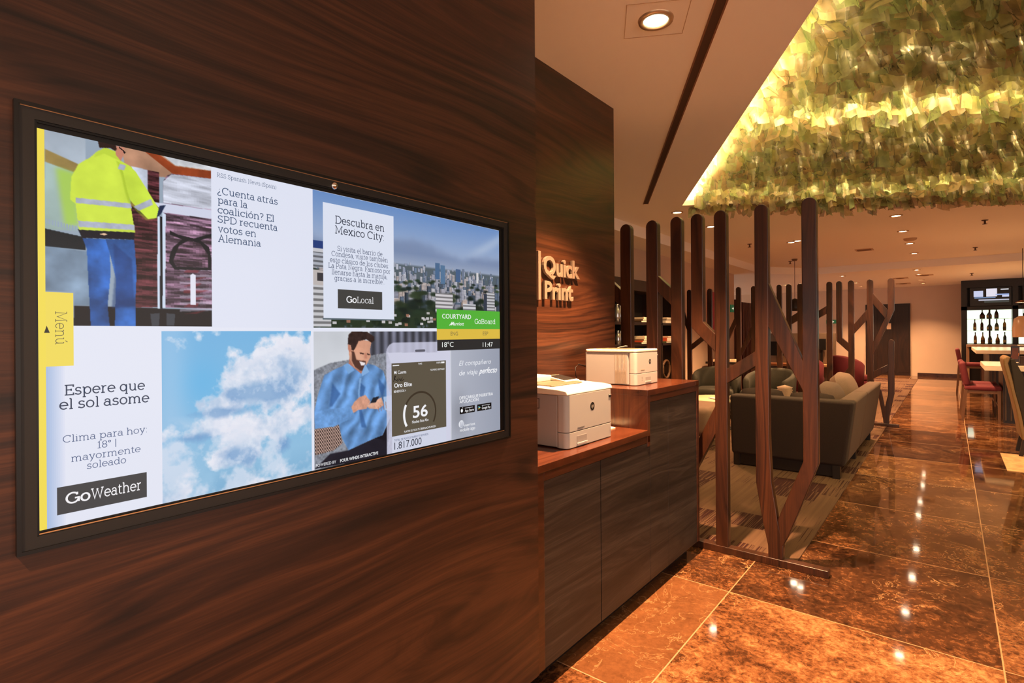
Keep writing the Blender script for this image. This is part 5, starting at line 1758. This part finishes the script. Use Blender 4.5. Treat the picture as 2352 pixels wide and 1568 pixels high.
# grey media panel with two dark screens
mp = thing('media_panel', 'freestanding grey brown panel unit carrying dark screens near the back', 'panel unit', (-3.4, 18.6, 0))
MB().box(-4.5, -2.64, 18.5, 18.62, 0.008, 1.555, pbr('grey_panel', (112, 92, 76), 0.6)).build('panel', mp, bevel=0.004)
MB().box(-4.5, -2.64, 18.15, 18.5, 0.55, 0.62, pbr('pale_ledge', (206, 156, 110), 0.5)).build('ledge', mp, bevel=0.004)
for i, (x0, x1, z0, z1) in enumerate(((-4.42, -4.0, 0.86, 1.30), (-3.12, -2.88, 1.05, 1.385))):
    t = thing('monitor', ['larger black monitor seen left of the tallest post', 'smaller black monitor seen right of the tallest post'][i], 'monitor', ((x0 + x1) / 2, 18.45, z0 - 0.25))
    MB().box(x0, x1, 18.42, 18.46, z0, z1, BLACK).build('screen', t, bevel=0.004)
    MB().box((x0 + x1) / 2 - 0.03, (x0 + x1) / 2 + 0.03, 18.44, 18.48, 0.62, z0 + 0.05, BLACK).build('stand', t)

# slatted dark wood screen continuing the lounge wall
sl = thing('slatted_screen', 'low dark wood screen of upright slats right of the green exit sign', 'screen wall', (-4.6, 16.4, 0))
MB().box(-4.72, -4.60, 15.36, 18.2, 0.0, 2.46, DARKWOOD).build('back_panel', sl)
for k in range(18):
    y = 15.95 + k * 0.125
    MB().box(-4.60, -4.54, y, y + 0.06, 0.0, 2.45, pbr('slat_red_wood', (84, 40, 27), 0.5)).build('slat', sl)
MB().box(-4.62, -4.50, 15.36, 15.60, 0.0, 2.50, pbr('reddish_panel', (70, 30, 20), 0.5)).build('end_post', sl, bevel=0.004)

# exit signs
def exit_sign(label, loc, rz, w=0.26, h=0.2):
    t = thing('exit_sign', label, 'sign', loc, rz)
    MB().box(0, 0.03, -w / 2, w / 2, -h / 2, h / 2, pbr('exit_green', (34, 104, 66), 0.5, emit=(30, 96, 60), estr=0.35)).build('plate', t, local=True, bevel=0.003)
    v, f = ribbon([(-0.05, 0), (0.05, 0)], 0.03)
    mb = MB().add([(0.032, a, b) for a, b in v], f, pbr('exit_white', (240, 236, 220), 0.5, emit=(230, 226, 206), estr=0.6))
    mb.add([(0.032, 0.03, 0.05), (0.032, 0.09, 0), (0.032, 0.03, -0.05)], [(0, 1, 2)], pbr('exit_white', (240, 236, 220), 0.5))
    mb.build('arrow', t, local=True, label='white arrow')
exit_sign('green exit sign with white arrow on the lounge wall', (-4.6, 15.12, 2.245), 0.0)
exit_sign('small green exit sign on the back wall above the media panel', (-3.55, 24.0, 1.98), -PI / 2, 0.36, 0.14)

# magenta wall art
t = thing('wall_art', 'tall magenta red rounded wall art on the lounge wall behind the posts', 'wall art', (-4.6, 13.45, 1.3))
rbox(MB(), -4.6, -4.52, 13.2, 13.74, 1.3, 2.6, pbr('magenta_panel', (168, 24, 62), 0.5), 0.03).build('panel', t)

# black pendant lamp
pd = thing('pendant_lamp', 'black dome pendant lamp on a thin cord seen between the far posts', 'lamp', (-2.92, 14.5, HC))
MB().lathe([(0.0001, -0.05), (0.05, -0.05), (0.07, 0)], pbr('cord_rose', (120, 90, 66), 0.4), 18).build('ceiling_rose', pd, local=True)
MB().tube([(0, 0, -0.05), (0, 0, -0.98)], 0.006, pbr('red_cord', (96, 36, 24), 0.6)).build('cord', pd, local=True)
MB().lathe([(0.02, -0.96), (0.07, -0.985), (0.12, -1.06), (0.145, -1.16), (0.15, -1.26), (0.145, -1.26), (0.135, -1.16), (0.10, -1.05), (0.02, -0.99)], pbr('black_shade', (14, 13, 14), 0.4), 28).build('shade', pd, local=True)
MB().lathe([(0.0001, -1.255), (0.12, -1.25)], pbr('pendant_glow', (255, 226, 160), 0.5, emit=(255, 214, 150), estr=6), 20).build('bulb', pd, local=True)

# ---------------------------------------------------------------- lounge shelf wall
bk = thing('display_shelf', 'dark wood open display shelf along the lounge wall behind the near posts', 'shelf', (-4.4, 8.9, 0))
x0, x1, ya, yb, zt = -4.6, -4.2, 7.2, 10.4, 2.52
MB().box(x0, x1, ya, yb, 2.33, zt, DARKWOOD).build('top_board', bk, bevel=0.003)
for z in (0.62, 1.36, 1.74):
    MB().box(x0, x1, ya, yb, z, z + 0.045, DARKWOOD).build('shelf_board', bk, bevel=0.002)
for y in (ya, 8.45, 9.62, yb - 0.05):
    MB().box(x0, x1, y, y + 0.05, 0.0, 2.33, DARKWOOD).build('upright', bk, bevel=0.002)
MB().box(x0 + 0.003, x0 + 0.013, ya, 9.62, 0.0, 2.33, pbr('shelf_back', (24, 18, 15), 0.6)).build('back_board', bk)
MB().box(x0 + 0.05, x1 - 0.01, ya + 0.02, yb - 0.02, 0.0, 0.62, DARKWOOD).build('cupboard', bk)
cols_b = [(226, 206, 176), (70, 52, 40), (196, 176, 150), (120, 90, 62), (206, 82, 46), (180, 60, 34), (86, 96, 60), (214, 200, 180)]
def stack(x, y, z, spec, where, group):
    zz = z
    for i, (ci, w, d, h, nm) in enumerate(spec):
        M = Matrix.Translation((x + 0.01 * ((i * 7) % 3), y, zz)) @ Matrix.Rotation(0.06 * ((i * 5) % 4 - 1.5), 4, 'Z')
        t = thing('book', '%s book in the %s' % (nm, where), 'book', (x, y, zz), 0, group)
        MB().box(-d / 2, d / 2, -w / 2, w / 2, 0, h, pbr('cover_%d' % ci, cols_b[ci], 0.5), Matrix.Rotation(0.06 * ((i * 5) % 4 - 1.5), 4, 'Z')).build('cover', t, local=True, bevel=0.002)
        MB().box(-d / 2 + 0.006, d / 2 + 0.0015, -w / 2 + 0.006, w / 2 + 0.0015, 0.005, h - 0.005, PAPER, Matrix.Rotation(0.06 * ((i * 5) % 4 - 1.5), 4, 'Z')).build('pages', t, local=True)
        zz += h
stack(-4.34, 9.02, 1.785, [(1, 0.44, 0.3, 0.03, 'dark lower'), (3, 0.36, 0.28, 0.03, 'brown middle'), (0, 0.30, 0.26, 0.035, 'cream top')], 'stack on the upper shelf', 'books on the display shelf')
stack(-4.34, 9.02, 1.405, [(1, 0.44, 0.3, 0.03, 'black bottom'), (4, 0.38, 0.28, 0.025, 'thin orange'), (3, 0.36, 0.28, 0.03, 'brown'), (0, 0.30, 0.27, 0.055, 'thick cream')], 'stack on the lower shelf', 'books on the display shelf')
stack(-4.34, 10.05, 1.785, [(7, 0.42, 0.3, 0.05, 'white lower'), (1, 0.38, 0.28, 0.02, 'slim dark'), (2, 0.40, 0.28, 0.04, 'grey top')], 'pile at the open end of the upper shelf', 'books on the display shelf')
stack(-4.34, 10.08, 1.405, [(6, 0.42, 0.3, 0.03, 'green bottom'), (4, 0.40, 0.28, 0.07, 'thick red orange'), (2, 0.34, 0.27, 0.03, 'pale top')], 'pile at the open end of the lower shelf', 'books on the display shelf')
VASE = pbr('silver_glaze', (196, 196, 200), 0.15, 0.9)
for i, (y, z, n) in enumerate(((8.10, 1.785, 'upper'), (8.22, 1.785, 'upper'), (8.12, 1.405, 'lower'), (8.22, 1.405, 'lower'))):
    hgt = 0.30 if i < 2 else 0.24
    mb = MB().lathe([(0.0001, 0), (0.035, 0), (0.05, hgt * 0.3), (0.04, hgt * 0.7), (0.022, hgt * 0.9), (0.03, hgt), (0.024, hgt), (0.0001, hgt * 0.9)], VASE, 20, (-4.32, y, z))
    tag(mb.build('silver_vase'), ['slim silver vase on the upper shelf, partly cut by the print wall', 'silver vase on the upper shelf beside the first near post', 'slim silver vase on the lower shelf, partly cut by the print wall', 'silver vase on the lower shelf beside the first near post'][i], 'vase', 'silver vases on the display shelf')
t = thing('ring_ornament', 'wooden ring ornament on the lowest shelf right of the smaller printer', 'ornament', (-4.32, 10.1, 0.665))
pts = [(0, 0.16 * math.cos(a), 0.22 + 0.17 * math.sin(a)) for a in [2 * PI * i / 32 for i in range(32)]]
MB().tube(pts, 0.024, pbr('ring_wood', (104, 70, 44), 0.5), 10, True).build('ring', t, local=True)
MB().cyl((0, 0), 0.014, 0.01, 0.06, DLEG, 10).cyl((0, 0), 0.06, 0, 0.012, DLEG, 16).build('stand', t, local=True)

# ---------------------------------------------------------------- dining side
TOPW = pbr('white_stone_top', (232, 214, 186), 0.25)
def high_table(label, x0, x1, y0, y1, z):
    t = thing('tall_table', label, 'table', ((x0 + x1) / 2, (y0 + y1) / 2, 0), 0, 'tall white tables')
    MB().box(x0, x1, y0, y1, z - 0.085, z, TOPW).build('tabletop', t, bevel=0.004)
    for x in (x0 + 0.45, x1 - 0.35):
        MB().box(x - 0.2, x + 0.2, y0 + 0.3, y1 - 0.3, 0.0, z - 0.085, DARKWOOD).build('pedestal', t)
    for k in range(6):
        xx = x0 + 0.27 + k * 0.07
        MB().box(xx, xx + 0.02, y0 + 0.28, y0 + 0.30, 0.05, z - 0.1, pbr('slat_wood', (70, 48, 34), 0.5)).build('slat', t)
high_table('tall white stone table behind the near red chair', 0.46, 2.4, 12.25, 14.0, 1.0)
high_table('tall white stone table behind the far red chair', 0.485, 2.4, 17.0, 20.6, 1.13)

def red_chair(label, loc, rz, sh, bt, w=0.46):
    t = thing('dining_chair', label, 'chair', loc, rz, 'wine red dining chairs')
    mb = MB()
    rbox(mb, 0.0, 0.50, -w / 2, w / 2, sh - 0.08, sh, RED, 0.03)
    mb.build('seat', t, local=True)
    mb = MB()
    M = Matrix.Translation((0.04, 0, sh - 0.02)) @ Matrix.Rotation(-0.16, 4, 'Y')
    rbox(mb, -0.045, 0.045, -w / 2, w / 2, 0.02, bt - sh, RED, 0.04, 4, M)
    mb.build('backrest', t, local=True)
    LG = pbr('chair_leg_wood', (96, 62, 40), 0.45)
    for x, y, k in ((0.02, -1, -0.05), (0.02, 1, -0.05), (0.46, -1, 0), (0.46, 1, 0)):
        yy = y * (w / 2 - 0.03)
        MB().add([(x + k + a, yy + b, 0.0) for a, b in ((-0.016, -0.016), (0.016, -0.016), (0.016, 0.016), (-0.016, 0.016))] +
                 [(x + a, yy + b, sh - 0.07) for a, b in ((-0.024, -0.022), (0.024, -0.022), (0.024, 0.022), (-0.024, 0.022))],
                 [(3, 2, 1, 0), (4, 5, 6, 7), (0, 1, 5, 4), (1, 2, 6, 5), (2, 3, 7, 6), (3, 0, 4, 7)], LG).build('leg', t, local=True)
    mb = MB().box(0.0, 0.46, -w / 2 + 0.015, -w / 2 + 0.04, sh - 0.13, sh - 0.08, LG).box(0.0, 0.46, w / 2 - 0.04, w / 2 - 0.015, sh - 0.13, sh - 0.08, LG)
    if sh > 0.6:
        mb.box(0.44, 0.47, -w / 2 + 0.03, w / 2 - 0.03, 0.28, 0.31, LG)
    mb.build('frame', t, local=True)
    return t
c1 = red_chair('near wine red upholstered chair facing the tall white table', (0.20, 12.85, 0), 0.0, 0.62, 1.06, 0.56)
dup(c1, (0.185, 13.6, 0), 0.0, 'second wine red chair, hidden behind the near red one', 'wine red dining chairs')
red_chair('far wine red bar-height chair at the rear white table', (0.16, 17.7, 0), 0.0, 0.80, 1.18, 0.62)

wc = thing('high_back_chair', 'tall tan wing chair with dark side at the right picture edge', 'chair', (0.95, 9.6, 0))
TAN = pbr('tan_leather', (130, 94, 58), 0.55, noise=0.1, nscale=60)
DKF = pbr('wing_chair_shaded', (44, 30, 22), 0.8)  # shade of the unlit chair side put into the colour
prof = [(0.70, 0.22), (0.655, 0.55), (0.60, 0.85), (0.535, 1.16), (0.53, 1.235), (0.56, 1.262), (0.60, 1.25), (0.66, 1.10), (0.735, 0.85), (0.80, 0.62), (0.86, 0.46), (0.92, 0.22)]
MB().prism([(a - 0.004, b) for a, b in prof[:5]] + [(0.556, 1.268), (0.60, 1.262)] + [(0.575, 1.18), (0.64, 0.85), (0.70, 0.55), (0.745, 0.22)], 9.28, 9.93, 'y', TAN).build('backrest', wc, bevel=0.015, seg=3)
for y in (9.305, 9.86):
    MB().prism([(0.59, 1.235), (0.63, 1.24), (0.70, 1.06), (0.80, 0.82), (1.0, 0.68), (1.2, 0.66), (1.22, 0.24), (0.74, 0.2), (0.69, 0.55), (0.63, 0.85)], y - 0.035, y + 0.035, 'y', DKF).build('wing', wc, bevel=0.012)
rbox(MB(), 0.78, 1.24, 9.35, 9.83, 0.22, 0.50, DKF, 0.03).build('seat', wc)
for x, y in ((0.74, 9.36), (0.74, 9.80), (1.18, 9.36), (1.18, 9.80)):
    MB().add([(x + a - 0.05 * (x < 1), y + b, 0.0) for a, b in ((-0.02, -0.02), (0.02, -0.02), (0.02, 0.02), (-0.02, 0.02))] + [(x + a, y + b, 0.24) for a, b in ((-0.03, -0.03), (0.03, -0.03), (0.03, 0.03), (-0.03, 0.03))],
             [(3, 2, 1, 0), (4, 5, 6, 7), (0, 1, 5, 4), (1, 2, 6, 5), (2, 3, 7, 6), (3, 0, 4, 7)], DLEG).build('leg', wc)
o = MB().box(0.50, 2.4, 8.3, 9.15 + 0.3, 0.0, 0.006, pbr('pale_rug', (186, 140, 96), 0.95, noise=0.3, nscale=12))
tag(o.build('dining_rug'), 'pale patterned rug under the tall tan wing chair', 'rug')

# menu card and box on the near table
t = thing('menu_stand', 'menu card stand with a food picture on the white table', 'menu stand', (0.86, 12.5, 1.0))
MB().box(0.80, 0.92, 12.48, 12.52, 1.0, 1.03, BLACK).build('foot', t)
MB().box(0.805, 0.915, 12.495, 12.505, 1.03, 1.34, pbr('menu_card', (36, 22, 14), 0.3)).build('card', t)
mb = MB()
mb.box(0.82, 0.90, 12.493, 12.4945, 1.11, 1.30, pbr('food_plate', (90, 44, 24), 0.4))
for cx, cz, r, c in ((0.85, 1.23, 0.03, (226, 150, 70)), (0.875, 1.19, 0.035, (196, 110, 46)), (0.84, 1.15, 0.028, (150, 66, 30)), (0.88, 1.27, 0.02, (240, 190, 110))):
    mb.add([(cx + r * math.cos(a), 12.4935, cz + r * 1.3 * math.sin(a)) for a in [2 * PI * i / 12 for i in range(12)]], [tuple(range(12))], pbr('food_%d' % c[0], c, 0.4))
mb.box(0.82, 0.90, 12.493, 12.4945, 1.05, 1.06, PAPER)
mb.build('food_picture', t)
o = MB().box(0.92, 1.10, 12.52, 12.66, 1.0, 1.16, pbr('brown_caddy', (60, 34, 24), 0.5))
tag(o.build('caddy_box', bevel=0.004), 'small brown caddy box beside the menu stand', 'box')

# ---------------------------------------------------------------- bar
BD = pbr('bar_dark_wood', (20, 11, 9), 0.45)
bc = thing('bar_cabinet', 'dark bar back wall with backlit bottle shelves', 'bar cabinet', (1.9, 22.7, 0))
yb0 = 22.4
MB().box(0.29, 3.6, yb0 + 0.45, yb0 + 0.55, 0, HL, BD).build('back_board', bc)
MB().box(0.29, 3.6, yb0, yb0 + 0.45, 2.95, HL - 0.002, BD).build('top_fascia', bc)
MB().box(0.29, 3.6, yb0, yb0 + 0.45, 2.25, 2.36, BD).build('middle_rail', bc)
for xa, xb in ((0.29, 0.43), (1.49, 1.62), (2.72, 2.86), (3.5, 3.6)):
    MB().box(xa, xb, yb0, yb0 + 0.45, 0, 2.95, BD).build('upright', bc)
for xa in (0.94, 2.15):
    MB().box(xa, xa + 0.045, yb0 + 0.01, yb0 + 0.05, 1.2, 2.25, BD).build('mullion', bc)
MB().box(0.40, 3.5, yb0 + 0.002, yb0 + 0.01, 2.25, 2.262, pbr('brass_line', (180, 140, 80), 0.35, 0.7)).build('brass_strip', bc)
GLOW = pbr('backlit_panel', (240, 246, 226), 0.5, emit=(226, 240, 214), estr=1.5)
for xa, xb in ((0.43, 1.49), (1.62, 2.72)):
    MB().box(xa, xb, yb0 + 0.40, yb0 + 0.44, 1.15, 2.25, GLOW).build('light_panel', bc, label='glowing pale green backlight')
    for z in (1.60, 1.97):
        MB().box(xa, xb, yb0 + 0.10, yb0 + 0.39, z - 0.012, z, pbr('shelf_glass', (206, 226, 206), 0.1, trans=0.6)).build('glass_shelf', bc)
    MB().box(xa, xb, yb0, yb0 + 0.45, 0.0, 1.15, BD).build('lower_cupboard', bc)
    MB().box(xa, xb, yb0 + 0.05, yb0 + 0.40, 1.15, 1.19, BD).build('bottle_shelf', bc)
LIQ = [(110, 52, 20), (60, 30, 18), (46, 56, 40), (150, 110, 50), (34, 24, 22), (120, 84, 40)]
def bottle(x, z, kind, ci, label, h=0.34):
    t = thing('bottle', label, 'bottle', (x, yb0 + 0.25, z), 0, 'liquor bottles in the lit cabinet')
    m = pbr('bottle_glass_%d' % ci, LIQ[ci], 0.1, coat=0.5)
    if kind == 'slim':
        pr = [(0.0001, 0), (0.038, 0), (0.04, 0.01), (0.04, h * 0.55), (0.03, h * 0.66), (0.014, h * 0.74), (0.013, h * 0.93), (0.0001, h * 0.93)]
    elif kind == 'wide':
        pr = [(0.0001, 0), (0.062, 0), (0.066, 0.01), (0.064, h * 0.34), (0.03, h * 0.52), (0.015, h * 0.6), (0.014, h * 0.9), (0.0001, h * 0.9)]
    else:
        pr = [(0.0001, 0), (0.05, 0), (0.052, 0.01), (0.052, h * 0.42), (0.035, h * 0.58), (0.016, h * 0.68), (0.015, h * 0.9), (0.0001, h * 0.9)]
    MB().lathe(pr, m, 18).build('glass', t, local=True)
    MB().cyl((0, 0), 0.016, h * 0.9, h, pbr('bottle_cap', (30, 24, 22), 0.4), 12).build('cap', t, local=True)
    mb = MB().lathe([(pr[2][0] + 0.001, h * 0.10), (pr[2][0] + 0.0012, h * 0.32)], pbr('bottle_label_%d' % (ci % 2), ((196, 170, 120), (90, 60, 40))[ci % 2], 0.6), 18)
    mb.build('paper_label', t, local=True)
for x, z, k, c, lb in ((0.80, 1.97, 'wide', 1, 'squat dark bottle, first on the top shelf of the lit cabinet'), (0.965, 1.97, 'wide', 4, 'wide bottle behind the mullion on the top shelf'), (1.135, 1.97, 'mid', 1, 'bottle right of the mullion on the top shelf'),
                       (0.62, 1.60, 'slim', 0, 'tall amber bottle, first on the middle shelf'), (0.79, 1.60, 'slim', 1, 'dark necked bottle, second on the middle shelf'), (0.97, 1.60, 'wide', 4, 'round bottle behind the mullion on the middle shelf'), (1.14, 1.60, 'mid', 2, 'dark olive bottle right of the mullion on the middle shelf'), (1.32, 1.60, 'slim', 3, 'pale bottle, last on the middle shelf'),
                       (0.63, 1.19, 'slim', 0, 'amber bottle, first on the bottom shelf of the lit cabinet'), (0.81, 1.19, 'mid', 3, 'pale round bottle, second on the bottom shelf'), (0.98, 1.19, 'mid', 4, 'dark bottle behind the mullion on the bottom shelf'), (1.16, 1.19, 'mid', 3, 'short greenish bottle right of the mullion on the bottom shelf'), (1.325, 1.19, 'slim', 4, 'black bottle, last on the bottom shelf'), (1.80, 1.97, 'wide', 1, 'dark bottle on the top shelf of the second lit bay')):
    bottle(x, z, k, c, lb, 0.30 if 'short' in lb else 0.36)
# televisions above
def tv_pic(mb, x0, x1, z0, z1, y):
    w, h = x1 - x0, z1 - z0
    def q(a, b, c, d, rgb, s=0.9):
        mb.add([(x0 + a * w, y, z1 - c * h), (x0 + b * w, y, z1 - c * h), (x0 + b * w, y, z1 - d * h), (x0 + a * w, y, z1 - d * h)], [(0, 1, 2, 3)], disp(rgb, s))
    q(0.0, 0.27, 0.12, 0.52, (200, 206, 236))
    q(0.36, 0.66, 0.0, 0.52, (226, 222, 236))
    q(0.76, 0.98, 0.04, 0.10, (230, 230, 236))
    q(0.62, 0.99, 0.36, 0.44, (150, 170, 220))
    q(0.80, 0.99, 0.44, 0.56, (200, 204, 230))
    q(0.02, 0.62, 0.55, 0.62, (110, 136, 176))
    q(0.14, 0.99, 0.70, 0.78, (190, 190, 206))
    q(0.3, 0.99, 0.80, 0.92, (56, 60, 56))
for i, xa in enumerate((0.50, 1.72)):
    t = thing('television', ['television over the first lit bottle bay, bright picture', 'television over the second bottle bay, cut by the picture edge'][i], 'television', (xa + 0.48, yb0 - 0.02, 2.38))
    MB().box(xa, xa + 0.97, yb0 - 0.03, yb0 + 0.02, 2.37, 2.94, BLACK).build('case', t, bevel=0.004)
    mb = MB()
    tv_pic(mb, xa + 0.09, xa + 0.92, 2.43, 2.90, yb0 - 0.032)
    mb.build('picture', t)
# bar counter in front
bt = thing('bar_counter', 'bar counter with a pale top in front of the lit bottles', 'counter', (2.1, 21.9, 0))
MB().box(0.40, 3.6, 21.55, 22.1, 1.10, 1.17, pbr('bar_top_stone', (170, 132, 104), 0.3)).build('worktop', bt, bevel=0.003)
MB().box(0.40, 0.46, 21.6, 22.1, 0, 1.10, pbr('bar_end', (150, 112, 84), 0.5)).build('end_panel', bt)
MB().box(0.46, 3.6, 21.75, 22.0, 0, 1.10, BD).build('front_panel', bt)
o = MB().box(1.26, 1.72, 17.2, 17.7, 1.235, 1.255, PAPER).box(1.45, 1.50, 17.4, 17.5, 1.13, 1.235, BLACK)
tag(o.build('serving_tray', bevel=0.002), 'raised white serving tray on the rear white table', 'tray')

# pendant lamps near the right edge
def amber_pendant(label, loc):
    t = thing('glass_pendant', label, 'lamp', loc)
    mb = MB()
    v, f = [], []
    n = 24
    for k, (r, z) in enumerate(((0.06, 0.46), (0.14, 0.40), (0.165, 0.2), (0.16, 0.0))):
        for i in range(n):
            rr = r * (1.0 + 0.09 * (i % 2))
            v.append((rr * math.cos(2 * PI * i / n), rr * math.sin(2 * PI * i / n), z))
    for k in range(3):
        for i in range(n):
            j = (i + 1) % n
            f.append((k * n + i, k * n + j, (k + 1) * n + j, (k + 1) * n + i))
    mb.add(v, f, pbr('amber_glass', (170, 124, 86), 0.3, emit=(200, 130, 80), estr=0.25), True)
    mb.build('shade', t, local=True)
    MB().tube([(0, 0, 0.46), (0, 0, HC - loc[2])], 0.006, BLACK).build('cord', t, local=True)
amber_pendant('amber fluted glass pendant lamp hanging at the right picture edge', (1.23, 16.0, 1.45))
pd2 = thing('disc_pendant', 'flat glowing disc pendant lamp in front of the second television', 'lamp', (1.32, 16.4, 2.22))
MB().lathe([(0.0001, 0.05), (0.1, 0.045), (0.19, 0.0), (0.18, -0.008)], pbr('disc_shade', (150, 90, 50), 0.4), 28).build('shade', pd2, local=True)
MB().lathe([(0.0001, -0.004), (0.175, -0.004)], pbr('disc_glow', (255, 226, 180), 0.4, emit=(255, 220, 160), estr=3), 28).build('diffuser', pd2, local=True)
MB().tube([(0, 0, 0.05), (0, 0, HC - 2.22)], 0.005, BLACK).build('cord', pd2, local=True)
